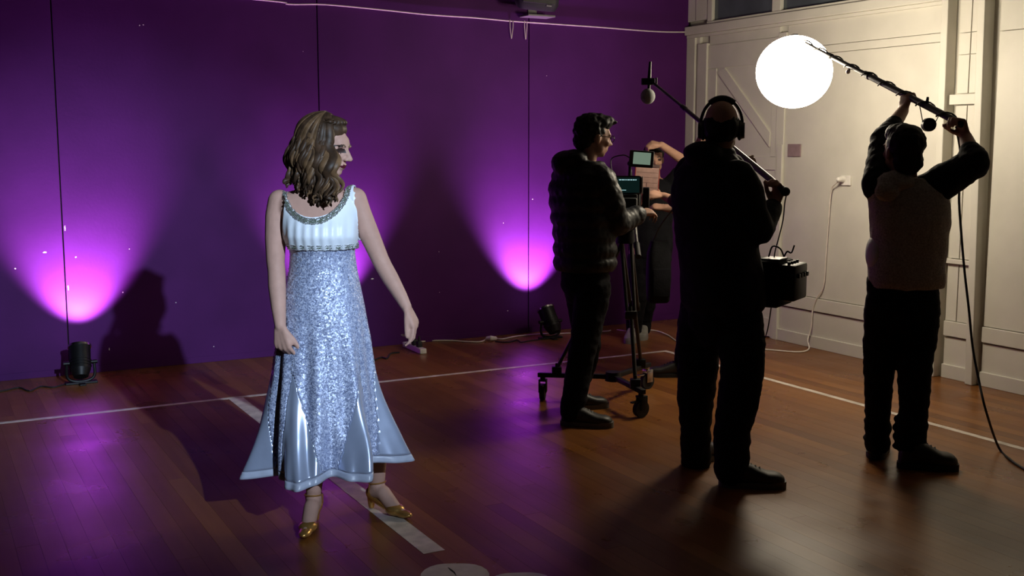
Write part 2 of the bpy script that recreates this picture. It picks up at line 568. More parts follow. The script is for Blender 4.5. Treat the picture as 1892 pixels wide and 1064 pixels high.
# braced door
door = room_box('door_1', (0.005, 0.031, -1.165, -0.288, 0.01, 2.497), WH, None, 0.002)
for v0, v1, z0, z1, d in ((-0.40, -0.29, 0.012, 2.20, .012), (-1.165, -0.29, 2.205, 2.40, .012), (-1.165, -0.402, 1.36, 1.462, .012),
                          (-1.165, -0.402, 0.012, 0.16, .012), (-1.165, -1.10, 1.465, 2.20, .008)):
    room_box('door_rail', (0.005 - d, 0.0045, v0, v1, z0, z1), WH, door, 0.002)
bm = bmesh.new()      # the diagonal brace
a0, b0 = V3((0, -0.41, 2.17)), V3((0, -1.09, 1.545))
dd = (b0 - a0).normalized()
nn = V3((0, dd.z, -dd.y)) * 0.15
if nn.z < 0: nn = -nn
vs = []
for x in (-0.011, 0.0045):
    for p in (a0, b0, b0 + nn, a0 + nn):
        q = V3((x, min(max(p.y, -1.098), -0.404), min(p.z, 2.2)))
        vs.append(bm.verts.new(q))
for q in ((0, 1, 2, 3), (7, 6, 5, 4), (0, 4, 5, 1), (1, 5, 6, 2), (2, 6, 7, 3), (3, 7, 4, 0)):
    bm.faces.new([vs[i] for i in q])
obj('door_brace', bm, WH, door, xf=ROOM)

# high windows above a long sill
sill = room_box('trim_1', (-0.055, 0.0315, -2.79, -0.01, 2.503, 2.575), WH, None, 0.006)
room_box('sill_moulding', (-0.032, 0.0, -2.79, -0.01, 2.478, 2.5025), WH, sill, 0.004)
win = room_box('window_1', (0.004, 0.0315, -2.79, -0.29, 2.58, ZTOP - 0.3), M['glass'], None)
for v0, v1 in ((-0.352, -0.29), (-1.20, -1.10), (-2.02, -1.92), (-2.79, -2.72)):
    room_box('window_mullion', (-0.03, 0.0035, v0, v1, 2.60, 3.55), WH, win, 0.004)
room_box('window_frame', (-0.034, 0.0035, -2.79, -0.29, 2.576, 2.598), WH, win, 0.003)
room_box('window_frame', (-0.034, 0.0035, -2.79, -0.29, 3.552, 3.65), WH, win, 0.003)

# ---- floorboards run away from the purple wall
planks = []
rp = random.Random(11)
PW = 0.088
k = 0
x = -0.001
while x > ULEFT + PW:
    v = -0.001 - rp.uniform(0, 2.0)
    v1 = -0.001
    while v1 > VNEAR:
        v0 = max(v, VNEAR)
        planks.append((x - PW + 0.0007, x, v0 + 0.001, v1))
        v1 = v0
        v = v1 - rp.uniform(2.2, 4.2)
    x -= PW
def parea(p):
    """how large the plank shows in view"""
    x0, x1, y0, y1 = p
    tot = 0
    n = 12
    for i in range(n):
        a, b = y0 + (y1 - y0) * i / n, y0 + (y1 - y0) * (i + 1) / n
        q = [proj(ROOM @ V3(c)) for c in ((x0, a, 0), (x1, a, 0), (x1, b, 0), (x0, b, 0))]
        if any(c is None for c in q):
            continue
        cx, cy = sum(c[0] for c in q) / 4, sum(c[1] for c in q) / 4
        if -20 < cx < 1912 and -20 < cy < 1084:
            tot += abs(sum(q[j][0] * q[(j + 1) % 4][1] - q[(j + 1) % 4][0] * q[j][1] for j in range(4))) / 2
    return tot
planks.sort(key=parea, reverse=True)
bm = bmesh.new()
box(bm, 0, 1, 0, 1, -0.02, 0)
pm = bpy.data.meshes.new('floor_plank')
bm.to_mesh(pm); bm.free()
pm.materials.append(M['floor'])
for x0, x1, y0, y1 in planks[:300]:
    o = bpy.data.objects.new('floor_plank', pm)
    COL.objects.link(o)
    o.parent = floor
    o.matrix_local = INV['floor'] @ ROOM @ Matrix.Translation((x0, y0, 0)) @ Matrix.Diagonal((x1 - x0, y1 - y0, 1, 1))
bm = bmesh.new()
for x0, x1, y0, y1 in planks[300:]:
    box(bm, x0, x1, y0, y1, -0.02, 0)
obj('floor_planks', bm, M['floor'], floor, xf=ROOM)['kind'] = 'stuff'

# ---- painted court lines and marks (paint film on the boards)
def film(name, pts, m, label=None):
    bm = bmesh.new()
    t = [bm.verts.new((a, b, 0.0012)) for a, b in pts]
    q = [bm.verts.new((a, b, 0.0)) for a, b in pts]
    bm.faces.new(t); bm.faces.new(list(reversed(q)))
    n = len(pts)
    for i in range(n):
        bm.faces.new((q[i], q[(i + 1) % n], t[(i + 1) % n], t[i]))
    o = obj(name, bm, m, floor, xf=ROOM)
    if label: o['label'] = label
    return o
def strip(u0, u1, v0, v1): return [(u0, v0), (u1, v0), (u1, v1), (u0, v1)]
film('court_line', strip(-8.5, -1.07, -1.245, -1.205), M['line'], 'white court line running along the purple wall')
film('court_line', strip(-1.115, -1.07, -9.0, -1.246), M['line'], 'white court line running along the white wall')
film('court_line', strip(-4.43, -4.34, -4.22, -1.246), M['line'], 'broad white line running from the purple wall past the dancer')
# two pale petal-shaped marks at the near end of the broad line
def petal(cx, cy, rx, ry, rot, name, slit):
    inv = ROOM.inverted()
    c = inv @ onfloor(cx, cy)
    pts = []
    for i in range(28):
        t = 2 * pi * i / 28
        k = 1 + 0.10 * cos(2 * t) + 0.05 * sin(3 * t)
        a, b = rx * k * cos(t), ry * k * sin(t)
        pts.append((c.x + a * cos(rot) - b * sin(rot), c.y + a * sin(rot) + b * cos(rot)))
    film('floor_mark', pts, M['mark'], name)
    if slit:
        bm = bmesh.new()
        q = [inv @ onfloor(*s) for s in slit]
        tube(bm, [V3((s.x, s.y, 0.0012)) for s in q], [0.002, 0.005, 0.004, 0.001], seg=6, flat=0.25)
        obj('mark_slit', bm, M['sub'], floor, xf=ROOM)
petal(840, 1068, 0.115, 0.165, radians(-28), 'pale painted mark at the end of the broad line, left of two', [(828, 1049), (834, 1054), (839, 1058), (843, 1064)])
petal(965, 1086, 0.115, 0.165, radians(-24), 'pale painted mark right of its twin, by the bottom edge', None)

# ================================================================== WALL FITTINGS AND CABLES
def rp3(u, v, z): return ROOM @ V3((u, v, z))
# loudspeaker high on the purple wall
t = thing('loudspeaker', rp3(-1.62, -0.02, 2.60), 'black loudspeaker mounted high on the purple wall above the strung cord', 'speaker')
bm = bmesh.new()
SPK = ROOM @ Matrix.Translation((-1.66, -0.20, 2.62)) @ Matrix.Rotation(radians(14), 4, 'X') @ Matrix.Rotation(radians(-20), 4, 'Z')
loft(bm, [(V3((0, 0, z)), V3((w, 0, 0)), V3((0, d, 0))) for z, w, d in
          ((0, .12, .10), (.006, .145, .125), (.05, .165, .14), (.42, .165, .14), (.46, .12, .10))], n=24, e=6)
obj('cabinet', bm, M['spk'], t, True, SPK)
bm = bmesh.new()
box(bm, -0.13, 0.13, -0.146, -0.138, 0.06, 0.40, 0.004)
obj('grille', bm, M['black'], t, xf=SPK)
bm = bmesh.new()
box(bm, 0.06, 0.10, -0.150, -0.146, 0.045, 0.055, 0.001)
obj('badge', bm, M['spkgrey'], t, xf=SPK)
bm = bmesh.new()
box(bm, -1.70, -1.45, -0.16, -0.012, 2.572, 2.588, 0.004)
box(bm, -1.62, -1.54, -0.014, -0.0005, 2.575, 2.74, 0.003)
obj('bracket', bm, M['spkgrey'], t, xf=ROOM)

# cord strung along the purple wall, with two loops hanging under the speaker
bm = bmesh.new()
cz = [(-5.6, 2.62), (-3.807, 2.585), (-3.6, 2.567), (-3.324, 2.580), (-2.9, 2.568), (-2.5, 2.552), (-2.1, 2.549), (-1.79, 2.540), (-1.6, 2.538),
      (-0.97, 2.533), (-0.5, 2.525), (-0.25, 2.526), (-0.012, 2.536)]
tube(bm, catmull([V3((a, -0.012, b)) for a, b in cz], 5), 0.0052, 6)
cord = obj('strung_cord', bm, M['flex'], None, True, ROOM)
tagp(cord, 'thin pale cord strung high across the purple wall', 'cord')
for uu, w in ((-1.775, .028), (-1.645, .022)):
    bm = bmesh.new()
    tube(bm, catmull([V3((uu - w / 2, -0.018, 2.548)), V3((uu - w / 2 + .002, -0.018, 2.48)), V3((uu - .002, -0.018, 2.412)), V3((uu, -0.018, 2.406)),
                      V3((uu + .003, -0.018, 2.412)), V3((uu + w / 2, -0.018, 2.50)), V3((uu + w / 2, -0.018, 2.541))], 4), 0.0035, 6)
    obj('cord_loop', bm, M['flex'], cord, True, ROOM)

# mauve plate and socket on the white wall
bm = bmesh.new()
box(bm, -0.012, -0.0005, -1.452, -1.309, 1.468, 1.566, 0.003)
tagp(obj('wall_plate', bm, M['plate'], None, xf=ROOM), 'small square mauve plate on the white wall below the glowing lantern', 'plate')
t = thing('wall_socket', rp3(-0.001, -1.92, 1.27), 'white wall socket with a plug in it on the white wall', 'socket')
bm = bmesh.new()
box(bm, -0.014, -0.0005, -1.985, -1.885, 1.262, 1.335, 0.004)
obj('socket_plate', bm, M['plastic'], t, xf=ROOM)
bm = bmesh.new()
cone(bm, V3((-0.015, -1.915, 1.308)), V3((-0.058, -1.915, 1.306)), 0.024, 0.019, 16)
ell(bm, V3((-0.058, -1.915, 1.306)), 0.019)
obj('plug', bm, M['plastic'], t, True, ROOM)
bm = bmesh.new()
pts = [(-0.05, -1.905, 1.29), (-0.045, -1.87, 1.272), (-0.03, -1.815, 1.22), (-0.02, -1.79, 1.0), (-0.018, -1.775, 0.75), (-0.018, -1.76, 0.5), (-0.022, -1.70, 0.40), (-0.024, -1.66, 0.3),
       (-0.035, -1.66, 0.16), (-0.06, -1.655, 0.07)]
w3 = [ROOM @ V3(p) for p in pts] + [onfloor(1494, 645, .014), onfloor(1472, 650, .006), onfloor(1420, 646, .006), onfloor(1340, 640, .006), onfloor(1262, 634, .006), onfloor(1232, 618, .006),
                                    onfloor(1205, 610, .006), onfloor(1165, 612, .006), onfloor(1140, 609, .006)]
tube(bm, catmull(w3, 6), 0.0055, 6)
tagp(obj('white_flex', bm, M['flex'], None, True), 'white flex from the wall socket down to the floor and towards the purple wall', 'cable')

# extension lead along the foot of the purple wall
t = thing('extension_lead', onfloor(770, 650), 'white power strip with two black plugs and a long white lead along the purple wall', 'power strip')
S = Matrix.Translation(onfloor(768, 648)) @ Matrix.Rotation(radians(118), 4, 'Z')
bm = bmesh.new()
box(bm, -0.15, 0.20, -0.027, 0.027, 0.001, 0.040, 0.005)
obj('strip_body', bm, M['plastic'], t, xf=S)
for sx in (0.02, -0.07):
    bm = bmesh.new()
    box(bm, sx - .022, sx + .022, -0.02, 0.02, 0.041, 0.085, 0.006)
    cone(bm, V3((sx, 0, 0.08)), V3((sx, 0.0, 0.125)), 0.012, 0.006, 10)
    obj('plug', bm, M['black'], t, True, S)
bm = bmesh.new()
tube(bm, catmull([S @ V3((0.2, 0, 0.02)), onfloor(788, 630, .007), onfloor(830, 629, .007), onfloor(862, 631, .007), onfloor(888, 631, .007), onfloor(900, 625, .008)], 6), 0.006, 6)
tube(bm, catmull([onfloor(914, 625, .008), onfloor(930, 626, .007), onfloor(955, 621, .007), onfloor(1000, 617, .007), onfloor(1040, 616, .007), onfloor(1080, 614, .007),
                  onfloor(1120, 612, .007), onfloor(1128, 610, .007)], 6), 0.006, 6)
obj('lead', bm, M['flex'], t, True)
bm = bmesh.new()
chain(bm, [(onfloor(901, 625, .02), .017), (onfloor(907, 625, .022), .022), (onfloor(915, 625, .02), .016)], 12)
obj('coupler', bm, M['plastic'], t, True)
def floor_cable(pix, r, m, label, name='floor_cable'):
    bm = bmesh.new()
    tube(bm, catmull([onfloor(a, b, r) for a, b in pix], 6), r, 6)
    return tagp(obj(name, bm, m, None, True), label, 'cable')
floor_cable([(1002, 626), (990, 628), (975, 630), (962, 632), (955, 628), (940, 632), (915, 631)], .005, M['rubber'], 'black cable running left from the dark lamp near the camera crew')
floor_cable([(738, 651), (722, 653), (715, 662), (705, 660), (692, 665)], .006, M['rubber'], 'short black cable on the floor beside the power strip')
floor_cable([(130, 706), (100, 715), (75, 714), (55, 722), (35, 716), (5, 722), (-40, 728)], .005, M['rubber'], 'black cable on the floor at the left foot of the purple wall')

# three floor lamps washing the purple wall
def par_can(foot, aim_u, label):
    base = V3(foot)
    t = thing('floor_lamp', base, label, 'lamp', 'lamps washing the purple wall')
    piv = base + V3((0, 0, 0.14))
    n = (ROOM.to_3x3() @ V3((aim_u, 0.5, 0.80))).normalized()
    bm = bmesh.new()
    a, b = piv - n * 0.10, piv + n * 0.11
    cone(bm, a, a + n * 0.05, 0.045, 0.064, 24)
    cone(bm, a + n * 0.05, b, 0.064, 0.068, 24)
    for q in (0.07, 0.09, 0.11):
        cone(bm, a + n * q, a + n * (q + .006), 0.069, 0.069, 24)
    obj('lamp_can', bm, M['gear'], t, True)
    bm = bmesh.new()
    cone(bm, b - n * 0.004, b + n * 0.010, 0.074, 0.074, 24)
    obj('rim', bm, M['chrome'], t, True)
    bm = bmesh.new()
    cone(bm, b + n * 0.0101, b + n * 0.0125, 0.058, 0.058, 24)
    obj('lens', bm, M['lens'], t)
    sd = (ROOM.to_3x3() @ V3((1, 0, 0))).normalized()
    bm = bmesh.new()
    tube(bm, catmull([piv + sd * .085, base + sd * .085 + V3((0, 0, .05)), base + sd * .04 + V3((0, 0, .018)), base - sd * .04 + V3((0, 0, .018)),
                      base - sd * .085 + V3((0, 0, .05)), piv - sd * .085], 5), 0.010, 8)
    for s in (-1, 1):
        cone(bm, piv + sd * (.066 * s), piv + sd * (.105 * s), .014, .014, 12)
    obj('yoke', bm, M['gear'], t, True)
    bm = bmesh.new()
    f = ROOM.to_3x3() @ V3((0, 1, 0))
    box(bm, -.10, .10, -.03, .03, 0.0, .014, .003, Matrix.Translation(base) @ Matrix.Rotation(ANG, 4, 'Z'))
    box(bm, -.02, .02, -.09, .09, 0.0, .010, .003, Matrix.Translation(base) @ Matrix.Rotation(ANG, 4, 'Z'))
    obj('base_plate', bm, M['gear'], t)
par_can(rp3(-5.17, -0.33, 0), 0.06, 'black floor lamp throwing purple light up the wall at the left, nearest the dancer\'s shadow')
par_can(rp3(-3.36, -0.33, 0), 0.02, 'black floor lamp behind the dancer, its purple glow beside her waist')
par_can(rp3(-1.585, -0.33, 0), -0.10, 'black floor lamp near the camera crew, cable trailing to its left')

# ================================================================== PEOPLE: shared builders
def basis(fwd, up=(0, 0, 1)):
    f = V3(fwd).normalized()
    r = f.cross(V3(up)).normalized()
    u = r.cross(f).normalized()
    return Matrix((r, f, u)).transposed()      # columns: right, forward, up


def head_prims(bm, c, fwd, s=1.0, up=(0, 0, 1), ears=True):
    R = basis(fwd, up)
    P = lambda x, y, z: V3(c) + R @ (V3((x, y, z)) * s)
    E = lambda p, r: ell(bm, P(*p), tuple(q * s for q in r), R)
    E((0, -.012, .030), (.074, .094, .086))
    E((0, .020, .000), (.066, .078, .088))
    E((0, .034, -.050), (.050, .050, .062))
    E((0, .062, -.092), (.024, .020, .020))
    E((0, .066, .030), (.052, .026, .030))
    for q in (-1, 1):
        E((q * .045, .020, -.062), (.018, .036, .030))
        E((q * .036, .066, -.032), (.022, .022, .020))
        E((q * .030, .086, .014), (.024, .010, .009))
        if ears:
            E((q * .076, -.006, -.014), (.009, .020, .033))
    chain(bm, [(P(0, .088, .008), .008 * s), (P(0, .100, -.012), .010 * s), (P(0, .114, -.034), .011 * s)], 12)
    for q in (-1, 1):
        E((q * .011, .100, -.038), (.009, .010, .008))
    E((0, .084, -.060), (.024, .014, .0075))
    E((0, .082, -.073), (.021, .013, .008))
    return P, R


def hand(bm, wrist, d, back, side, curl=(20, 30, 20), thumb=(0.6, 0.7, -0.3), s=1.0, spread=0.10):
    """d: along the hand, back: normal of its back, side: towards the thumb"""
    d = V3(d).normalized()
    sd = V3(side); sd = (sd - d * sd.dot(d)).normalized()
    bk = V3(back); bk = (bk - d * bk.dot(d) - sd * bk.dot(sd)).normalized()
    w = V3(wrist)
    kn = []
    for k, (o, fw) in enumerate(((.030, .084), (.010, .089), (-.011, .085), (-.030, .076))):
        p = w + (sd * o + d * fw) * s
        kn.append(p)
        chain(bm, [(w + sd * (o * .55 * s) + d * (.006 * s), .015 * s), (p - d * .012 * s, .0128 * s), (p, .0105 * s)], 10)
    for k, (L, r) in enumerate((((.043, .026, .020), .0088), ((.047, .030, .022), .0090), ((.043, .028, .021), .0086), ((.034, .020, .018), .0076))):
        q = kn[k]
        ang = 0
        pts = [(q, r * 1.1 * s)]
        sp = (1.5 - k) * spread
        for j in range(3):
            c = curl[j] if not isinstance(curl[0], (tuple, list)) else curl[k][j]
            ang += radians(c)
            v = (d * cos(ang) - bk * sin(ang) + sd * sp * cos(ang)).normalized()
            q = q + v * (L[j] * s)
            pts.append((q, r * (1 - .09 * (j + 1)) * s))
        chain(bm, pts, 10)
    t = (d * thumb[0] + sd * thumb[1] + bk * thumb[2]).normalized()
    q0 = w + (d * .022 + sd * .022) * s
    q1 = q0 + t * .042 * s
    t2 = (t + d * .55 - bk * .15).normalized()
    q2 = q1 + t2 * .032 * s
    t3 = (t2 + d * .25 - bk * .15 - sd * .15).normalized()
    q3 = q2 + t3 * .024 * s
    chain(bm, [(q0, .016 * s), (q1, .0122 * s), (q2, .0105 * s), (q3, .0088 * s)], 10)


def torso(bm, pel, waist, chest, neck, right, front, hip, wst, cst, sh, scale=1.0):
    """hip/wst/cst: (half-width, half-depth); sh: shoulder half-width"""
    r, f = V3(right).normalized(), V3(front).normalized()
    pel, waist, chest, neck = V3(pel), V3(waist), V3(chest), V3(neck)
    rings = [(pel - V3((0, 0, .10)), hip[0] * .72, hip[1] * .72), (pel, hip[0], hip[1]), (waist.lerp(pel, .5), (hip[0] + wst[0]) / 2, (hip[1] + wst[1]) / 2),
             (waist, wst[0], wst[1]), (waist.lerp(chest, .5), (wst[0] + cst[0]) / 2, (wst[1] + cst[1]) / 2), (chest, cst[0], cst[1]),
             (chest.lerp(neck, .45), sh * .97, cst[1] * .92), (chest.lerp(neck, .68), sh * .92, cst[1] * .78),
             (chest.lerp(neck, .86), sh * .62, cst[1] * .62), (neck, sh * .36, cst[1] * .46)]
    loft(bm, [(c, r * a, f * b) for c, a, b in rings], 32, 2.25)


def shoe(parent, heel, yaw, length, m, sole_m, name='shoe', h=0.085, w=0.048, label=None):
    """a low laced shoe; heel is the floor point under the heel"""
    heel = V3((heel[0], heel[1], 0))
    X = Matrix.Translation(heel) @ Matrix.Rotation(yaw, 4, 'Z')          # +y forward
    L = length
    secs = [(-.035, .55, .050), (-.020, .82, .085), (.02, .92, .098), (.065, .90, .098), (.10, .92, .088), (.14, 1.0, .070), (.18, 1.06, .056),
            (.215, 1.0, .054), (.24, .86, .047), (.258, .52, .034)]
    bm = bmesh.new()
    rings = []
    for y, ww, hh in secs:
        yy = y / .29 * L
        top = hh / .085 * h
        rings.append((V3((0, yy, .012 + top / 2)), V3((w * ww, 0, 0)), V3((0, 0, top / 2))))
    loft(bm, rings, 20, 2.6)
    o = obj(name, bm, m, parent, True, X, 60)
    bm = bmesh.new()
    n = 28
    out = []
    for i in range(n):
        t = 2 * pi * i / n
        yy = (.112 + .158 * sin(t)) / .29 * L
        ww = w * (1.10 + .10 * sin(t) - .14 * exp(-((sin(t) + .15) / .3) ** 2)) * (abs(cos(t)) ** .6) * (1 if cos(t) > 0 else -1)
        out.append((ww, yy))
    lo = [bm.verts.new((a, b, 0.0005)) for a, b in out]
    hi = [bm.verts.new((a * 1.02, b, .026 + (.006 if b > .2 * L / .29 else 0))) for a, b in out]
    bm.faces.new(lo); bm.faces.new(hi)
    for i in range(n):
        bm.faces.new((lo[i], lo[(i + 1) % n], hi[(i + 1) % n], hi[i]))
    obj('sole', bm, sole_m, o, True, X, 60)
    bm = bmesh.new()
    for k, y in enumerate((.085, .105, .125, .145)):
        yy = y / .29 * L
        z = .012 + (.098 - (y - .065) / .075 * .026) / .085 * h
        tube(bm, [V3((-.020, yy, z - .006)), V3((0, yy, z + .003)), V3((.020, yy, z - .006))], .0035, 6)
    obj('laces', bm, sole_m, o, True, X)
    return o


def lock(bm, pts, r, seg=7, flat=0.6):
    n = len(pts)
    rad = [r * (0.55 + 0.55 * sin(pi * min(1, (i / (n - 1)) * 1.15 + .1))) * (1 if i < n * .86 else max(.25, 1 - (i - n * .86) / (n * .14) * .8)) for i in range(n)]
    tube(bm, pts, rad, seg, flat)


# ================================================================== THE DANCER
YD = 4.48
def dp(px, py, dy=0.0): return at(px, py, YD + dy)
dancer = thing('person', V3((-0.68, 4.48, 0)), 'person in a long silver sequinned ball gown and gold heels, looking to the side', 'person')
HC = dp(603, 271, -.01)
HF = V3((.955, -.30, -.16))
bm = bmesh.new()
hp, HR = head_prims(bm, HC, HF, 0.97, ears=True)
chain(bm, [(HC + HR @ V3((0, -.020, -.05)), .050), (dp(594, 322), .049), (dp(592, 345), .054)], 16)
tr = [(340, 572, 614, .052, 0), (350, 548, 634, .066, 0), (358, 520, 654, .074, 0), (370, 510, 664, .082, 0), (385, 513, 664, .092, -.005), (400, 522, 661, .104, -.01),
      (418, 527, 659, .118, -.018), (434, 530, 658, .122, -.022), (448, 534, 654, .114, -.016), (462, 538, 651, .100, -.008), (490, 540, 653, .095, 0), (520, 536, 660, .100, 0),
      (560, 528, 670, .112, 0), (600, 528, 670, .118, 0), (640, 545, 655, .10, 0)]
rings = []
for y, x0, x1, d, oy in tr:
    c = dp((x0 + x1) / 2, y, oy)
    hw = (x1 - x0) / 2 / 455.0 * (.86 if y > 470 else 1)
    d *= .84 if y > 470 else 1
    rings.append((c, V3((hw, 0, 0)), V3((0, d, 0))))
loft(bm, list(reversed(rings)), 40, 2.15)
# arms
aL = [(dp(517, 372), .048), (dp(511, 400, -.01), .046), (dp(509, 440, -.02), .043), (dp(509, 485, -.03), .037), (dp(511, 500, -.035), .036), (dp(512, 530, -.06), .036),
      (dp(515, 570, -.09), .030), (dp(518, 602, -.115), .023)]
chain(bm, aL, 16)
aR = [(dp(656, 368), .048), (dp(665, 392), .045), (dp(681, 430), .042), (dp(702, 478), .036), (dp(709, 492, -.005), .035), (dp(722, 515, -.02), .034),
      (dp(741, 548, -.05), .027), (dp(751, 567, -.065), .022)]
chain(bm, aR, 16)
# hands: the near one hangs by her skirt, the other is lifted away with the fingers drooping
hand(bm, dp(518, 605, -.118), V3((.14, -.10, -1)), V3((-.55, -.8, 0)), V3((.9, -.45, 0)), ((38, 42, 25), (48, 50, 30), (54, 52, 32), (58, 52, 32)), (.75, .45, -.35), .98)
hand(bm, dp(752, 569, -.066), V3((.42, -.06, -.9)), V3((.85, -.45, .35)), V3((-.2, -.9, -.1)), ((28, 30, 18), (34, 38, 22), (52, 46, 26), (58, 50, 30)), (.9, .3, -.45), .95, .16)
# legs
LA, RA = V3((-.815, 4.44, 0)), V3((-.545, 4.60, 0))
lk = [(dp(575, 600), .072), (dp(572, 700), .060), (V3((-.80, 4.46, .52)), .052), (V3((-.812, 4.475, .40)), .056), (V3((-.818, 4.465, .26)), .044), (V3((-.822, 4.455, .15)), .034)]
rk = [(dp(622, 600), .072), (dp(634, 700, .03), .060), (V3((-.59, 4.54, .50)), .052), (V3((-.575, 4.59, .38)), .054), (V3((-.577, 4.615, .24)), .042), (V3((-.578, 4.625, .14)), .033)]
chain(bm, lk, 16); chain(bm, rk, 16)
LT, RT = V3((-.05, -1, 0)).normalized(), V3((.78, -.62, 0)).normalized()
def heel_foot(bm, ank, toe, g=1.0):
    a = V3((ank.x, ank.y, .115))
    chain(bm, [(a, .034 * g), (a - toe * .022 + V3((0, 0, -.035)), .030 * g), (a + toe * .035 + V3((0, 0, -.030)), .033 * g), (a + toe * .095 + V3((0, 0, -.078)), .030 * g),
               (a + toe * .125 + V3((0, 0, -.092)), .024 * g), (a + toe * .172 + V3((0, 0, -.100)), .014 * g)], 14)
LAo, RAo = V3((-.824, 4.455, 0)), V3((-.580, 4.625, 0))
heel_foot(bm, LAo, LT); heel_foot(bm, RAo, RT)
body = fuse('body', bm, M['skin'], dancer, 0.0055, 3)
me = body.data
for q in ('lips', 'eye'):
    me.materials.append(M[q])
off = V3(dancer.location)
hpl = lambda x, y, z: hp(x, y, z) - off
for v in me.vertices:                                       # eye hollows
    for q in (-1, 1):
        e = hpl(q * .031, .086, -.004)
        k = (v.co - e).length
        if k < .022:
            v.co -= (HR @ V3((0, 1, 0))) * (.009 * (1 - (k / .022) ** 2))
for p in me.polygons:
    l = HR.transposed() @ ((p.center + off) - HC) / .97
    if l.y > .055:
        if l.y > .082 and (abs(l.x) / .021) ** 2 + ((l.z + .067) / .0095) ** 2 < 1:
            p.material_index = 1
        for q in (-1, 1):
            dx, dz = l.x - q * .033, l.z + .004
            if (dx / .022) ** 2 + (dz / .0115) ** 2 < 1:
                p.material_index = 2
            if abs(dx) < .022 and abs(l.z - (.020 - 18 * dx * dx)) < .0045:
                p.material_index = 2

# --- bodice: lifted off the body surface inside its neckline and armholes
xc, zt, zb = dp(587, 340).x, dp(587, 338).z, dp(587, 404, -.1).z
def uline(p): return ((p.x - xc) / .122) ** 2 + ((zt - p.z) / (zt - zb)) ** 2
zbelt = dp(590, 456, -.1).z
LB = [(dp(525, 340, -.05).x, zt + .05), (dp(527, 345, -.05).x, dp(0, 345).z), (dp(531, 375, -.05).x, dp(0, 375).z), (dp(529, 430, -.05).x, dp(0, 430).z), (dp(525, 470, -.05).x, dp(0, 470).z)]
RB = [(dp(648, 340, -.05).x, zt + .05), (dp(651, 345, -.05).x, dp(0, 345).z), (dp(655, 375, -.05).x, dp(0, 375).z), (dp(662, 430, -.05).x, dp(0, 430).z), (dp(662, 470, -.05).x, dp(0, 470).z)]
def lerpz(T, z):
    for (xa, za), (xb, zb_) in zip(T, T[1:]):
        if za >= z >= zb_:
            return xa + (xb - xa) * (za - z) / (za - zb_)
    return T[0][0] if z > T[0][1] else T[-1][0]
bm = bmesh.new(); bm.from_mesh(me)
bm.verts.ensure_lookup_table()
kill = []
for f in bm.faces:
    p = f.calc_center_median() + off
    ok = zbelt - .004 < p.z < zt + .055 and uline(p) > 1.0 and lerpz(LB, p.z) < p.x < lerpz(RB, p.z) and abs(p.y - YD) < .2
    if p.z > dp(0, 352).z and abs(p.x - xc) < .085: ok = False
    if not ok: kill.append(f)
bmesh.ops.delete(bm, geom=kill, context='FACES')
bm.verts.ensure_lookup_table()
for _ in range(16):                                            # even out the cut edges
    mv = {}
    for v in bm.verts:
        be = [e for e in v.link_edges if e.is_boundary]
        if len(be) == 2:
            mv[v] = v.co * .4 + (be[0].other_vert(v).co + be[1].other_vert(v).co) * .3
    for v, c in mv.items(): v.co = c
bm.normal_update()
for v in bm.verts:
    q = v.co + off
    pleat = .0022 * sin((q.x - xc) * 190) * max(0, min(1, (zb + .02 - q.z) / .06)) if q.y < YD else 0
    v.co += v.normal * (.0075 + pleat)
for f in bm.faces: f.material_index = 0
g = bmesh.ops.solidify(bm, geom=bm.faces[:], thickness=-.004)
bm.transform(Matrix.Translation(off))
gown = obj('bodice', bm, M['satin'], dancer, True, None, 80)
# beads along neckline and under the bust
dgm = [v.co.copy() + off for v in gown.data.vertices]
tree = BVHTree.FromPolygons(dgm, [tuple(p.vertices) for p in gown.data.polygons])
treeb = BVHTree.FromPolygons([v.co.copy() + off for v in me.vertices], [tuple(p.vertices) for p in me.polygons])
rb = random.Random(5)
ico = None
def bead(bm, p, r):
    bmesh.ops.create_icosphere(bm, subdivisions=1, radius=r, matrix=Matrix.Translation(p))
bs, bg = bmesh.new(), bmesh.new()
N = 150
for i in range(N + 1):
    t = pi * (.02 + .96 * i / N)
    for k in range(4):
        s_ = 1.00 + k * .045 + rb.uniform(-.012, .012)
        x = xc + .122 * s_ * cos(t) + rb.uniform(-.0012, .0012)
        z = zt - (zt - zb) * s_ * sin(t)
        hit = tree.ray_cast(V3((x, 3.5, z)), V3((0, 1, 0)))[0] or treeb.ray_cast(V3((x, 3.5, z)), V3((0, 1, 0)))[0]
        if hit is not None:
            bead(bg if ((k in (1, 2)) and rb.random() < .6) else bs, hit - V3((0, .003, 0)), rb.uniform(.0022, .0040))
zc = dp(594, 457, -.1)
for i in range(170):
    t = 2 * pi * i / 170
    for k in range(3):
        z = zc.z + .008 - k * .008 + rb.uniform(-.002, .002)
        d = V3((cos(t), sin(t), 0))
        c = V3((zc.x, YD - .005, z))
        h = treeb.ray_cast(c + d * .22, -d)[0] if abs(cos(t)) < .93 else None
        if h is None: 
            h = c + V3((cos(t) * .120, sin(t) * .105, 0))
        bead(bg if (k == 1 and rb.random() < .8) else bs, h + d * .012, rb.uniform(.0024, .0042))
obj('silver_bead_trim', bs, M['bead'], dancer, True)['kind'] = 'stuff'
obj('dark_bead_trim', bg, M['beadg'], dancer, True)['kind'] = 'stuff'

# --- skirt: one surface over angle and height, cut into sequin cloth, satin godets and hem
NT, NZ = 288, 96
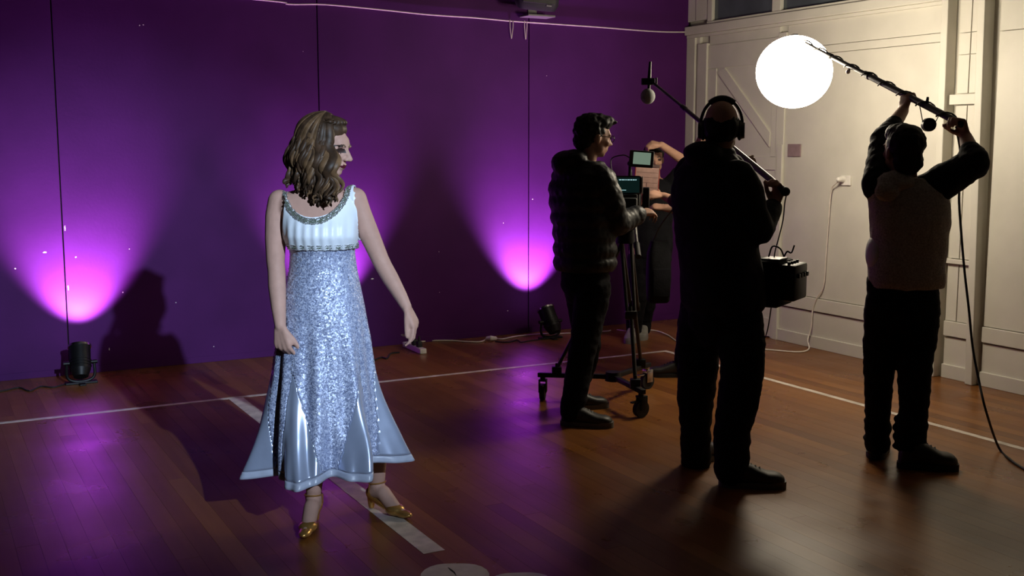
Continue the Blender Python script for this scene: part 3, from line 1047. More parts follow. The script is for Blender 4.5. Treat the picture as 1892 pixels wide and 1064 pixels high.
# angle from the camera side at the tip and at the hem (degrees), half width, flare
GOD = [(-80, -70, .25, 1.12), (-30, -13, .30, 1.0), (52, 36, .27, 1.0), (80, 84, .24, 1.25), (140, 136, .25, 1.0), (-150, -140, .25, 1.0)]
def gang(a0, a1, z):
    t = max(0, min(1, (zap - z) / (zap - zhem)))
    return radians(a0 + (a1 - a0) * t)
prof = [(457, 594, 61, .132), (480, 596, 59, .118), (510, 597, 62, .112), (545, 597, 69, .122), (585, 597, 77, .132), (640, 598, 86, .142), (700, 599, 92, .155), (760, 600, 97, .175),
        (820, 603, 101, .20), (895, 604, 106, .225)]
def pr(v):
    y = 457 + v * 438
    i = 0
    while i < len(prof) - 2 and prof[i + 1][0] < y:
        i += 1
    a, b = prof[i], prof[i + 1]
    t = (y - a[0]) / (b[0] - a[0])
    return [a[k] + (b[k] - a[k]) * t for k in range(4)]
zh = onfloor(600, 1).z
ztop, zhem, zap = dp(594, 451, -.1).z, .255, .655
def skirt_pt(th, z, inner=0.0):
    """th from the camera side, + towards the photograph's right"""
    lo, hi = 0.0, 1.0
    v = (ztop - z) / (ztop - .255)
    y, cx, hw, dp_ = pr(max(0, min(1, v)))
    c = dp(cx, y)
    rx, ry = hw / 455.0, dp_
    g = 0
    for a, a1, w, k in GOD:
        da = (th - gang(a, a1, z) + pi) % (2 * pi) - pi
        t = max(0, min(1.15, (zap - z) / (zap - zhem)))
        g += k * .105 * t ** 1.55 * exp(-(da / (w * .95)) ** 2) * (1 + .10 * sin(da * 26) * t)
    low = max(0, min(1, (ztop - .25 - z) / .55))
    f = .014 * low * sin(th * 9 + 1.0) + .009 * low * sin(th * 17 + z * 3) - .012 * max(0, (.62 - z)) / .37
    f += .0022 * sin(th * 5 + z * 14) * low
    r = 1.0
    dx, dy = sin(th), -cos(th)
    return V3((c.x + dx * (rx + g + f - inner), c.y + .005 + dy * (ry + g * 1.15 + f - inner), z))
def hemz(th):
    h = 0
    for a, a1, w, k in GOD:
        da = (th - radians(a1) + pi) % (2 * pi) - pi
        h += .020 * exp(-(da / w) ** 2)
    return zhem - .012 * cos(th) + .014 + .022 * sin(th) - h
bmS, bmG, bmH = bmesh.new(), {}, bmesh.new()
grid = []
for j in range(NZ + 1):
    row = []
    for i in range(NT):
        th = 2 * pi * i / NT
        z = ztop + (hemz(th) - ztop) * (j / NZ)
        row.append((skirt_pt(th, z), th, z))
    grid.append(row)
cacheS, cacheG, cacheH = {}, {}, {}
def getv(bm, cache, key):
    if key not in cache:
        cache[key] = bm.verts.new(grid[key[0]][key[1]][0])
    return cache[key]
for j in range(NZ):
    for i in range(NT):
        i2 = (i + 1) % NT
        th = 2 * pi * (i + .5) / NT
        z = (grid[j][i][2] + grid[j + 1][i][2]) / 2
        keys = ((j, i), (j + 1, i), (j + 1, i2), (j, i2))
        dest = None
        for n, (a, a1, w, k) in enumerate(GOD):
            da = (th - gang(a, a1, z) + pi) % (2 * pi) - pi
            t = (zap - z) / (zap - zhem)
            if t > 0 and abs(da) < w * 1.25 * t ** .75 * 1.0:
                dest = n
        if j >= NZ - 3:
            bm_, ca = bmH, cacheH
        elif dest is not None:
            bm_ = bmG.setdefault(dest, bmesh.new())
            ca = cacheG.setdefault(dest, {})
        else:
            bm_, ca = bmS, cacheS
        bm_.faces.new([getv(bm_, ca, q) for q in keys])
def cloth(name, bm, m):
    bmesh.ops.recalc_face_normals(bm, faces=bm.faces)
    o = obj(name, bm, m, dancer, True, None, 80)
    s = o.modifiers.new('thickness', 'SOLIDIFY')
    s.thickness = .003
    s.offset = 0
    return o
cloth('skirt', bmS, M['sequin'])
for n, b in bmG.items():
    cloth('godet', b, M['godet'])
cloth('hem_band', bmH, M['hem'])
# sequin drops running down the seams to the tip of each front godet
bs = bmesh.new()
for a in (-80, -30, 52, 80):
    for i in range(90):
        z = ztop - .03 - (ztop - zap - .03) * i / 89
        if rb.random() < .22 + .5 * (i > 78):
            bead(bs, skirt_pt(radians(a) + rb.uniform(-.02, .02), z, -.003), rb.uniform(.0014, .0028))
obj('sequin_drops', bs, M['bead'], dancer, True)['kind'] = 'stuff'

# --- gold court shoes
def pump(ank, toe):
    a = V3((ank.x, ank.y, .115))
    bm = bmesh.new()
    side = V3((-toe.y, toe.x, 0))
    R = Matrix((side, toe, V3((0, 0, 1)))).transposed()
    ell(bm, a - toe * .026 + V3((0, 0, -.038)), (.033, .034, .034), R)
    chain(bm, [(a - toe * .02 + V3((0, 0, -.052)), .027), (a + toe * .04 + V3((0, 0, -.070)), .027), (a + toe * .095 + V3((0, 0, -.092)), .022)], 14)
    ell(bm, a + toe * .105 + V3((0, 0, -.088)), (.039, .048, .026), R)
    ell(bm, a + toe * .150 + V3((0, 0, -.097)), (.027, .052, .017), R)
    cone(bm, a - toe * .036 + V3((0, 0, -.05)), a - toe * .038 + V3((0, 0, -.112)), .022, .012, 14)
    s = fuse('shoe', bm, M['gold'], dancer, .005, 3)
    bm = bmesh.new()
    rim = []
    for i in range(24):
        t = 2 * pi * i / 24
        rim.append(a + V3((0, 0, .012)) + R @ V3((.037 * cos(t), .037 * sin(t), .004 * sin(t))))
    tube(bm, rim + [rim[0]], .0032, 6)
    for sgn in (-1, 1):
        tube(bm, [a + R @ V3((.036 * sgn, -.01, .010)), a + R @ V3((.034 * sgn, -.02, -.03))], .003, 6)
    obj('ankle_strap', bm, M['gold'], s, True)
pump(LAo, LT); pump(RAo, RT)

# --- hair: long loose waves, parted at the front, and a small dark band of pinned hair over the brow
bm = bmesh.new()
hh = lambda x, y, z: HC + HR @ V3((x, y, z))
ell(bm, hh(0, -.026, .040), (.086, .096, .088), HR)
ell(bm, hh(.0, -.004, .074), (.074, .080, .050), HR)
for q in (-1, 1):
    ell(bm, hh(q * .056, -.012, .0), (.034, .060, .072), HR)
ell(bm, hh(0, -.07, -.07), (.085, .055, .10), HR)
ell(bm, dp(583, 318, -.04), (.078, .062, .085))
ell(bm, dp(572, 322, .03), (.070, .06, .075))
ell(bm, dp(596, 338, -.085), (.062, .040, .055))
hair = fuse('hair', bm, M['hair'], dancer, .007, 3, (.004, 30, 12))
rh = random.Random(21)
bmA, bmB = bmesh.new(), bmesh.new()
# where the ends of the waves lie: the near side falls over her chest, the rest on the shoulder behind
for i in range(120):
    near = i % 4 != 0
    ph = rh.uniform(50, 180) if near else -rh.uniform(85, 178)
    s = radians(ph)
    lay = rh.uniform(.96, 1.08)
    def shell(el, az):
        return hh(.087 * lay * cos(el) * sin(az), (-.020 + .102 * lay * cos(el) * cos(az)), .036 + .092 * lay * sin(el))
    pts = []
    s0 = s * .55 + (radians(30) if ph > 0 else -radians(30))
    for k in range(6):
        el = radians(84 - 84 * k / 5 - 4)
        pts.append(shell(el, s0 + (s - s0) * (k / 5)))
    base = pts[-1]
    f = max(0, min(1, (abs(ph) - 40) / 140))               # 0 by the face, 1 at the nape
    if near:
        ex = 622 - 80 * f + rh.uniform(-14, 14)
        ey = 350 + 18 * sin(pi * min(1, f * 1.5 + .15)) - 16 * f * f + rh.uniform(-12, 8)
        end = dp(ex, ey, -.155 + .13 * f + rh.uniform(-.015, .025))
    else:
        ex = 640 - 70 * f + rh.uniform(-10, 10)
        end = dp(ex, rh.uniform(328, 345), .02 + .05 * (1 - f))
    flat_ = HR @ V3((sin(s), cos(s), 0)); flat_.z = 0
    flat_.normalize()
    sd = flat_.cross(V3((0, 0, 1)))
    ph0 = rh.uniform(0, 6.28) if rh.random() < .3 else 1.2 + rh.uniform(-.7, .7)
    amp = rh.uniform(.011, .019)
    n = 16
    per = rh.uniform(.10, .125)
    H = base.z - end.z
    for k in range(1, n + 1):
        t = k / n
        p = base.lerp(end, t ** 1.15)
        p.z = base.z - H * t
        p += flat_ * (.024 * sin(pi * t) + amp * .8 * (.3 + t) * cos(ph0 + H * t / per * 2 * pi)) + sd * (amp * (.4 + .8 * t) * sin(ph0 + H * t / per * 2 * pi))
        pts.append(p)
    e = pts[-1]
    d = (flat_ * .5 + sd * rh.choice((-1, 1)) * .8)
    for k in range(1, 5):
        a = k / 4 * 2.2
        pts.append(e + d * (.017 * sin(a)) + V3((0, 0, -.018 * (1 - cos(a)) * .6)))
    lock(bmB if rh.random() < .38 else bmA, catmull(pts, 2), rh.uniform(.014, .021), 8, .5)
obj('hair_waves', bmA, M['hair'], hair, True, None, 80)['label'] = 'dark brown waves of hair'
obj('hair_highlights', bmB, M['hair2'], hair, True, None, 80)['label'] = 'lighter brown waves of hair'
bm = bmesh.new()
for k in range(8):
    t = k / 7
    az = radians(-52 + 104 * t)
    pts = [hh(.060 * sin(az), .0, .124 - .02 * abs(t - .5)), hh(.074 * sin(az), .035 * cos(az) + .01, .116 - .02 * abs(t - .5)), hh(.082 * sin(az), -.035 + .098 * cos(az), .104), hh(.088 * sin(az + .2), -.055 + .098 * cos(az + .2), .088)]
    lock(bm, catmull(pts, 4), .015, 8, .5)
obj('pinned_fringe', bm, M['hair'], hair, True, None, 80)

# ================================================================== THE CREW
# ---- camera operator at the cine camera
YC = 6.28
cp = lambda x, y, d=0.0: at(x, y, YC + d)
op = thing('person', V3((.44, 6.26, 0)), 'person in a black quilted jacket and glasses, working the camera on its wheeled tripod', 'person')
fr, rt = V3((.78, .62, 0)).normalized(), V3((.62, -.78, 0)).normalized()
hc = cp(1096, 252)
hf = V3((.93, .36, -.10))
bm = bmesh.new()
P_, R_ = head_prims(bm, hc, hf, 1.0)
chain(bm, [(hc + R_ @ V3((0, -.02, -.05)), .056), (cp(1082, 302), .058)])
torso(bm, cp(1083, 520), cp(1082, 470), cp(1076, 375), cp(1078, 302), rt, fr, (.14, .10), (.13, .095), (.16, .11), .19)
oR = [(cp(1112, 332, -.13), .055), (cp(1137, 408, -.08), .045), (cp(1140, 414, -.07), .044), (cp(1180, 396, .06), .030)]
oL = [(cp(1042, 328, .14), .055), (cp(1075, 400, .30), .045), (cp(1078, 404, .30), .044), (cp(1130, 380, .40), .030)]
chain(bm, oR); chain(bm, oL)
hand(bm, cp(1183, 394, .07), V3((.8, .55, .10)), V3((-.2, -.3, .9)), V3((-.5, .7, .3)), (40, 45, 30), (.8, .4, -.3))
hand(bm, cp(1132, 379, .41), V3((.9, .2, .2)), V3((-.2, -.1, .9)), V3((-.2, .9, .1)), (40, 45, 30), (.8, .4, -.3))
lN = [(cp(1096, 525, -.07), .085), (cp(1078, 640, -.13), .058), (cp(1066, 700, -.16), .058), (V3((.33, 6.10, .09)), .042)]
lF = [(cp(1072, 522, .09), .085), (cp(1085, 640, .12), .058), (cp(1074, 690, .16), .052), (V3((.36, 6.47, .09)), .042)]
chain(bm, lN); chain(bm, lF)
for a, yw in ((V3((.322, 6.10, 0)), V3((.95, -.22, 0))), (V3((.345, 6.47, 0)), V3((.95, .2, 0)))):
    yw.normalize()
    chain(bm, [(a + V3((0, 0, .06)), .04), (a + yw * .13 + V3((0, 0, .045)), .028)])
fuse('body', bm, M['skinm'], op, .008, 3)
# hair
bm = bmesh.new()
hh = lambda x, y, z: hc + R_ @ V3((x, y, z))
ell(bm, hh(0, -.026, .040), (.088, .096, .090), R_)
ell(bm, hh(0, .020, .080), (.072, .086, .050), R_)
ell(bm, hh(0, .075, .096), (.055, .042, .026), R_)
ell(bm, hh(0, .105, .088), (.038, .026, .018), R_)
ell(bm, hh(0, -.06, -.03), (.072, .052, .060), R_)
fuse('hair', bm, M['hairb'], op, .008, 2, (.008, 45, 45))
bm = bmesh.new()
for q in (-1, 1):
    rim = [hh(q * .033 + .022 * cos(2 * pi * i / 16), .106, -.004 + .018 * sin(2 * pi * i / 16)) for i in range(17)]
    tube(bm, rim, .0022, 6)
    tube(bm, [hh(q * .056, .106, .0), hh(q * .078, .06, .002), hh(q * .080, -.01, .002)], .002, 6)
tube(bm, [hh(-.011, .106, 0), hh(0, .112, .004), hh(.011, .106, 0)], .002, 6)
obj('glasses', bm, M['gear'], op, True)
# puffer jacket: stacked quilted rolls
bm = bmesh.new()
rr = []
spine = [(500, 1080, .168, .150), (482, 1081, .178, .160), (455, 1081, .176, .158), (425, 1079, .176, .158), (395, 1077, .186, .160), (365, 1076, .198, .162), (340, 1077, .206, .155), (320, 1078, .192, .135),
         (306, 1079, .140, .11), (296, 1080, .095, .085)]
for k in range(len(spine) - 1):
    a, b = spine[k], spine[k + 1]
    for j in range(6):
        t = j / 6
        y, x, w, d = [a[i] + (b[i] - a[i]) * t for i in range(4)]
        zz = cp(x, y)
        puff = .014 * abs(sin(pi * zz.z / .085)) - .004
        rr.append((zz, rt * (w + puff), fr * (d + puff)))
loft(bm, rr, 36, 2.3)
def puffs(pts, r0, r1, n):
    out = []
    for k in range(n * 4 + 1):
        t = k / (n * 4)
        i = min(int(t * (len(pts) - 1)), len(pts) - 2)
        f = t * (len(pts) - 1) - i
        out.append((pts[i].lerp(pts[i + 1], f), r0 + (r1 - r0) * t + .010 * abs(sin(pi * k / 4)) - .004))
    return out
chain(bm, puffs([cp(1108, 330, -.12), cp(1128, 370, -.11), cp(1140, 414, -.07), cp(1158, 406, 0), cp(1180, 396, .06)], .082, .052, 8), 14)
chain(bm, puffs([cp(1044, 326, .14), cp(1058, 365, .24), cp(1075, 402, .30), cp(1100, 392, .35), cp(1128, 381, .40)], .082, .052, 8), 14)
ell(bm, cp(1046, 302, -.02), (.085, .10, .075))            # hood lying on the back
ell(bm, cp(1062, 292, -.05), (.075, .09, .05))
fuse('jacket', bm, M['puffer'], op, .009, 2, (.003, 40, 50))
bm = bmesh.new()
loft(bm, [(cp(1081, y), rt * w, fr * d) for y, w, d in ((560, .10, .09), (530, .155, .125), (505, .152, .125), (490, .14, .11))], 28)
chain(bm, [(cp(1096, 535, -.07), .105), (cp(1078, 640, -.13), .080), (cp(1068, 690, -.15), .074), (cp(1062, 735, -.17), .072), (V3((.335, 6.10, .10)), .066), (V3((.333, 6.10, .07)), .064)])
chain(bm, [(cp(1076, 535, .09), .105), (cp(1086, 635, .12), .080), (cp(1076, 690, .16), .070), (V3((.365, 6.47, .11)), .060), (V3((.363, 6.47, .08)), .058)])
fuse('trousers', bm, M['trouser'], op, .010, 2, (.006, 14, 26))
shoe(op, (.315, 6.10), radians(-104), .28, M['shoe'], M['sole'])
shoe(op, (.335, 6.47), radians(-78), .27, M['shoe'], M['sole'])

# ---- sound recordist with headphones
YM = 5.15
mp_ = lambda x, y, d=0.0: at(x, y, YM + d)
rec = thing('person', V3((.98, 5.14, 0)), 'person in dark hooded jacket and jeans wearing headphones, back turned, holding a boom pole', 'person')
fr, rt = V3((.85, .52, 0)).normalized(), V3((.52, -.85, 0)).normalized()
hc = mp_(1333, 235)
hf = V3((.20, .97, .02))
bm = bmesh.new()
P_, R_ = head_prims(bm, hc, hf, 1.04)
chain(bm, [(hc + R_ @ V3((0, -.02, -.05)), .062), (mp_(1320, 288), .064)])
torso(bm, mp_(1332, 545), mp_(1328, 490), mp_(1318, 385), mp_(1318, 290), rt, fr, (.13, .09), (.14, .11), (.17, .12), .19)
PA, PB = at(1450, 353, 5.22), at(1207, 153, 6.75)
pp = PA.lerp(PB, .035)
bW = pp + V3((-.028, -.035, -.088))
p2 = PA.lerp(PB, .25)
w2 = p2 + V3((-.02, .02, -.095))
chain(bm, [(mp_(1366, 332, -.16), .058), (mp_(1402, 425, -.10), .048), (mp_(1404, 428, -.10), .047), (bW, .032)])
chain(bm, [(mp_(1276, 322, .16), .058), (mp_(1335, 400, .36), .048), (mp_(1337, 400, .36), .047), (w2, .032)])
PDIR = (PB - PA).normalized()
hand(bm, bW, (pp - bW) + V3((.01, 0, .015)), V3((.80, -.55, .2)), PDIR, (62, 78, 50), (.7, .3, -.7), 1.04, .04)
p2 = PA.lerp(PB, .25)
w2 = p2 + V3((-.02, .02, -.095))
hand(bm, w2, (p2 - w2), V3((-.3, .7, .2)), PDIR, (62, 78, 50), (.7, .3, -.7), 1.04, .04)
hR = [(mp_(1356, 560, -.08), .082), (mp_(1364, 690, -.15), .068), (mp_(1358, 750, -.17), .066), (V3((1.035, 4.985, .10)), .046)]
hL = [(mp_(1304, 560, .10), .082), (mp_(1288, 700, .12), .068), (mp_(1286, 760, .13), .062), (V3((.885, 5.30, .10)), .046)]
chain(bm, hR); chain(bm, hL)
chain(bm, [(V3((1.025, 4.98, .06)), .042), (V3((1.13, 4.975, .045)), .028)])
chain(bm, [(V3((.885, 5.30, .06)), .042), (V3((.96, 5.40, .045)), .03)])
fuse('body', bm, M['skinm'], rec, .008, 3)
bm = bmesh.new()
hh = lambda x, y, z: hc + R_ @ V3((x, y, z))
ell(bm, hh(0, -.045, .000), (.083, .066, .080), R_)
ell(bm, hh(0, -.015, .020), (.085, .080, .055), R_)
fuse('hair', bm, M['hairb'], rec, .008, 2, (.004, 50, 50))
bm = bmesh.new()
loft(bm, [(mp_(x, y), rt * w, fr * d) for y, x, w, d in ((575, 1336, .188, .150), (560, 1336, .205, .172), (520, 1334, .200, .172), (470, 1328, .195, .170), (430, 1323, .200, .172), (385, 1319, .208, .170),
                                                          (345, 1317, .214, .158), (318, 1317, .200, .138), (300, 1318, .150, .115), (284, 1318, .105, .095), (274, 1318, .088, .085))], 36, 2.3)
chain(bm, [(mp_(1364, 330, -.16), .088), (mp_(1384, 380, -.14), .080), (mp_(1402, 426, -.10), .070), (mp_(1402, 427, -.10).lerp(bW, .45), .060), (mp_(1402, 427, -.10).lerp(bW, .85), .048)])
chain(bm, [(mp_(1278, 322, .16), .088), (mp_(1310, 375, .30), .078), (mp_(1336, 402, .36), .070), (mp_(1336, 402, .36).lerp(w2, .5), .056), (mp_(1336, 402, .36).lerp(w2, .85), .047)])
ell(bm, mp_(1300, 284, -.05), (.095, .11, .060))
ell(bm, mp_(1318, 282, .05), (.100, .10, .045))
ell(bm, mp_(1352, 318, .10), (.075, .08, .085))
fuse('jacket', bm, M['jacket'], rec, .010, 3, (.009, 9, 12))
bm = bmesh.new()
loft(bm, [(mp_(1336, y), rt * w, fr * d) for y, w, d in ((640, .13, .10), (600, .190, .150), (560, .188, .150), (520, .17, .13))], 28)
chain(bm, [(mp_(1362, 590, -.08), .120), (mp_(1372, 650, -.12), .105), (mp_(1370, 700, -.15), .097), (mp_(1364, 740, -.16), .096), (mp_(1354, 790, -.17), .085), (mp_(1352, 830, -.17), .083), (mp_(1350, 865, -.175), .081)])
chain(bm, [(mp_(1300, 590, .10), .120), (mp_(1290, 650, .11), .104), (mp_(1288, 700, .12), .096), (mp_(1285, 760, .13), .084), (mp_(1285, 815, .14), .074), (mp_(1286, 850, .145), .072)])
fuse('jeans', bm, M['trouser'], rec, .010, 2, (.008, 12, 22))
shoe(rec, (1.00, 4.975), radians(-94), .285, M['shoe'], M['sole'], h=.092, w=.052)
shoe(rec, (.885, 5.30), radians(-36), .30, M['shoe'], M['sole'], h=.09, w=.052)

# headphones
t = thing('headphones', hc + V3((0, 0, -.06)), 'black over-ear headphones worn by the person with the mixer bag', 'headphones')
bm = bmesh.new()
arc = [hh(.094 * cos(a), -.012, .012 + .120 * sin(a)) for a in [pi * i / 20 for i in range(21)]]
tube(bm, arc, .0075, 8)
tube(bm, arc[6:15], .013, 8)
obj('headband', bm, M['black'], t, True)
for q in (-1, 1):
    bm = bmesh.new()
    cone(bm, hh(q * .078, -.012, -.014), hh(q * .105, -.012, -.014), .042, .036, 20)
    o = obj('ear_cup', bm, M['black'], t, True)
    bm = bmesh.new()
    ell(bm, hh(q * .082, -.012, -.014), (.014, .045, .047), R_)
    obj('ear_pad', bm, M['rubber'], o, True)

# boom pole and microphone
A_, B_ = PA, PB
t = thing('boom_microphone', A_, 'boom pole with a grey ball-shaped microphone hanging at its far end', 'boom microphone')
q = lambda s: A_.lerp(B_, s)
bm = bmesh.new(); cone(bm, q(0), q(.42), .0165, .0155, 16); obj('pole_section', bm, M['alu'], t, True)['label'] = 'pale metal near section of the pole'
bm = bmesh.new(); cone(bm, q(.42), q(.72), .0125, .012, 16); obj('pole_section', bm, M['carbon'], t, True)
bm = bmesh.new(); cone(bm, q(.72), q(1), .009, .0085, 16); obj('pole_section', bm, M['carbon'], t, True)
for s, r in ((.42, .019), (.72, .0145)):
    bm = bmesh.new(); cone(bm, q(s - .012), q(s + .014), r, r, 16); obj('locking_collar', bm, M['gear'], t, True)
bm = bmesh.new(); ell(bm, q(-.004), .022); cone(bm, q(-.004), q(.015), .02, .018, 14); obj('end_cap', bm, M['rubber'], t, True)
bm = bmesh.new()
mz = at(1199, 150, 6.76)
box(bm, -.045, .035, -.02, .02, -.022, .018, .006, Matrix.Translation(mz))
cone(bm, mz + V3((.045, 0, -.03)), mz + V3((.045, 0, .02)), .006, .006, 8)
obj('shock_mount', bm, M['gear'], t, True)
bm = bmesh.new()
cone(bm, mz + V3((.002, 0, .01)), mz + V3((.006, 0, .115)), .012, .008, 12)
cone(bm, mz + V3((0, 0, -.07)), mz + V3((.002, 0, .02)), .009, .009, 12)
obj('microphone_body', bm, M['gear'], t, True)
bm = bmesh.new()
ell(bm, at(1197, 178, 6.76), (.044, .044, .047), None, 24, 16)
obj('foam_windshield', bm, M['foam'], t, True)
bm = bmesh.new()
tube(bm, catmull([A_ + V3((.01, 0, -.01)), at(1450, 375, 5.24), at(1447, 405, 5.25), at(1440, 435, 5.25), at(1433, 460, 5.25), at(1430, 478, 5.24)], 6), .0032, 6)
obj('coiled_cable', bm, M['rubber'], t, True)

# mixer bag at his hip
t = thing('mixer_bag', at(1444, 565, 5.22), 'black sound mixer bag slung in front of the person with headphones', 'bag')
BX = Matrix.Translation(at(1432, 512, 5.22)) @ Matrix.Rotation(radians(-32), 4, 'Z')
bm = bmesh.new()
box(bm, -.13, .055, -.10, .12, -.135, .085, .018)
obj('bag_body', bm, M['jacket'], t, True, BX)
bm = bmesh.new()
box(bm, .045, .125, -.085, .10, -.10, .070, .012)
obj('front_pocket', bm, M['black'], t, True, BX)
bm = bmesh.new()
for y in (-.06, -.02, .02, .06):
    cone(bm, V3((.126, y, .02)), V3((.140, y, .02)), .012, .011, 12)
    cone(bm, V3((.085, y, .07)), V3((.085, y, .083)), .008, .008, 10)
obj('mixer_knobs', bm, M['gear'], t, True, BX)['kind'] = 'stuff'
bm = bmesh.new()
box(bm, -.05, .045, -.08, .05, .086, .094, .003)
obj('receiver_panel', bm, M['gear'], t, True, BX)
bm = bmesh.new()
tube(bm, catmull([V3((.04, 0, .10)), V3((.055, 0, .125)), V3((.075, 0, .12)), V3((.085, .01, .155))], 4), .004, 6)
tube(bm, catmull([V3((-.02, -.04, .10)), V3((.0, -.05, .15)), V3((.03, -.03, .14)), V3((.04, 0, .10))], 4), .004, 6)
obj('short_leads', bm, M['rubber'], t, True, BX)
bm = bmesh.new()
tube(bm, catmull([V3((-.09, -.09, .06)), V3((-.08, -.06, .16)), V3((-.10, -.02, .26)), V3((-.16, .0, .36))], 6), .012, 8, .3)
obj('strap', bm, M['rubber'], t, True, BX)
bm = bmesh.new()
tube(bm, catmull([V3((.02, -.10, -.13)), V3((.005, -.10, -.24)), V3((-.02, -.09, -.31)), V3((-.03, -.08, -.33))], 6), .007, 8, .3)
obj('strap', bm, M['rubber'], t, True, BX)

# ---- lighting hand raising the lantern pole
YR = 5.35
rp_ = lambda x, y, d=0.0: at(x, y, YR + d)
lit = thing('person', V3((1.91, 5.36, 0)), 'person in grey jersey with dark sleeves, back turned, arms raised holding the lantern pole', 'person')
fr, rt = V3((.02, 1, 0)).normalized(), V3((1, -.02, 0)).normalized()
LA0, LB0 = at(1774, 228, 5.42), at(1466, 68, 7.0)
lq = lambda s: LA0.lerp(LB0, s)
def pole_at_px(px):
    lo, hi = 0.0, 1.0
    for _ in range(40):
        md = (lo + hi) / 2
        if proj(lq(md))[0] > px: lo = md
        else: hi = md
    return lq(lo)
LDIR = (LB0 - LA0).normalized()
hc = rp_(1667, 277, -.02)
hf = V3((-.22, .96, .12))
bm = bmesh.new()
P_, R_ = head_prims(bm, hc, hf, 1.0)
chain(bm, [(hc + R_ @ V3((0, -.02, -.05)), .058), (rp_(1672, 342), .060)])
torso(bm, rp_(1668, 540), rp_(1675, 480), rp_(1682, 412), rp_(1674, 338), rt, fr, (.15, .11), (.15, .11), (.17, .115), .18)
gR, gL = pole_at_px(1768), pole_at_px(1674)
wR, wL = gR + V3((.035, -.03, -.075)), gL + V3((-.022, -.03, -.080))
eR, eL = rp_(1800, 300, -.10), rp_(1632, 258, .22)
chain(bm, [(rp_(1728, 348), .055), (eR, .046), (eR + V3((0, 0, .002)), .045), (eR.lerp(wR, .5), .042), (wR, .031)])
chain(bm, [(rp_(1624, 338, .02), .055), (eL, .046), (eL + V3((0, 0, .002)), .045), (eL.lerp(wL, .5), .040), (wL, .030)])
hand(bm, wR, (gR - wR) + V3((.01, -.005, .015)), V3((.7, -.6, .2)), LDIR, (66, 80, 50), (.6, .4, -.7), 1.02, .04)
hand(bm, wL, (gL - wL) + V3((0, -.01, .012)), V3((.35, -.9, .1)), LDIR, (66, 80, 50), (.6, .4, -.7), 1.02, .04)
kR = [(rp_(1697, 545), .088), (rp_(1692, 665, -.05), .058), (rp_(1690, 720, -.05), .052), (V3((1.945, 5.28, .10)), .042)]
kL = [(rp_(1637, 545, .02), .088), (rp_(1626, 665, .05), .056), (rp_(1624, 720, .06), .050), (V3((1.837, 5.43, .10)), .040)]
chain(bm, kR); chain(bm, kL)
chain(bm, [(V3((1.935, 5.28, .06)), .042), (V3((2.05, 5.265, .045)), .028)])
chain(bm, [(V3((1.837, 5.43, .06)), .042), (V3((1.875, 5.53, .045)), .028)])
fuse('body', bm, M['skinm'], lit, .008, 3)
bm = bmesh.new()
hh = lambda x, y, z: hc + R_ @ V3((x, y, z))
ell(bm, hh(0, -.028, .036), (.088, .094, .092), R_)
ell(bm, hh(0, .02, .07), (.074, .086, .056), R_)
ell(bm, hh(0, -.062, -.045), (.075, .050, .070), R_)
fuse('hair', bm, M['hairb'], lit, .008, 2, (.005, 40, 40))
# jersey back, dark sleeves, hood on the shoulders, pale shirt hem
bm = bmesh.new()
loft(bm, [(rp_(x, y), rt * w, fr * d) for y, x, w, d in ((531, 1674, .176, .125), (520, 1674, .184, .135), (490, 1675, .180, .134), (450, 1680, .180, .135), (410, 1681, .187, .138), (375, 1680, .190, .132),
                                                          (350, 1677, .176, .115), (338, 1675, .130, .095), (328, 1674, .085, .080))], 36, 2.3)
chain(bm, [(rp_(1640, 365), .09), (rp_(1627, 345, .01), .078)])
fuse('jersey', bm, M['vest'], lit, .009, 2, (.006, 12, 10))
bm = bmesh.new()
chain(bm, [(rp_(1706, 355), .086), (rp_(1730, 344, -.02), .087), (rp_(1765, 322, -.06), .080), (eR + V3((0, 0, -.005)), .072), (eR + (wR - eR) * .22, .062), (eR + (wR - eR) * .42, .052)])
fuse('sleeve', bm, M['jacket'], lit, .009, 2, (.007, 18, 18))
bm = bmesh.new()
chain(bm, [(rp_(1622, 342, .01), .078), (rp_(1624, 310, .08), .066), (eL, .062), (eL + (wL - eL) * .30, .054), (eL + (wL - eL) * .50, .046)])
fuse('sleeve', bm, M['jacket'], lit, .009, 2, (.006, 18, 18))
bm = bmesh.new()
ell(bm, rp_(1655, 338, -.055), (.095, .065, .060))
ell(bm, rp_(1640, 352, -.08), (.060, .05, .055))
fuse('hood', bm, M['vest'], lit, .009, 2, (.006, 30, 30))
bm = bmesh.new()
loft(bm, [(rp_(1668, y, .02), rt * w, fr * .120) for y, w in ((520, .150), (508, .166), (480, .166), (440, .150))], 32, 2.3)
ell(bm, rp_(1616, 468, .01), (.040, .075, .090))
fuse('shirt', bm, M['tee'], lit, .009, 2)
bm = bmesh.new()
loft(bm, [(rp_(1668, y), rt * w, fr * d) for y, w, d in ((610, .12, .10), (570, .176, .128), (530, .172, .12), (515, .168, .12), (505, .15, .10))], 28)
chain(bm, [(rp_(1697, 575), .104), (rp_(1695, 640, -.04), .088), (rp_(1690, 670, -.05), .084), (rp_(1689, 720, -.055), .076), (rp_(1687, 775, -.06), .066), (rp_(1686, 790, -.06), .072), (rp_(1686, 805, -.06), .064), (rp_(1686, 822, -.06), .070)])
chain(bm, [(rp_(1636, 575, .02), .104), (rp_(1627, 640, .04), .084), (rp_(1625, 670, .05), .078), (rp_(1623, 720, .06), .068), (rp_(1622, 775, .07), .058), (rp_(1622, 790, .075), .066), (rp_(1621, 804, .075), .058), (rp_(1621, 818, .08), .064)])
for cx_, cy_, y0_, r_ in ((1.935, 5.285, .10, .066), (1.832, 5.435, .10, .060)):
    for j in range(4):
        ell(bm, V3((cx_, cy_, y0_ + .045 * j)), (r_ + .006, r_ + .006, .027))
fuse('trousers', bm, M['trouser'], lit, .009, 2, (.006, 14, 24))
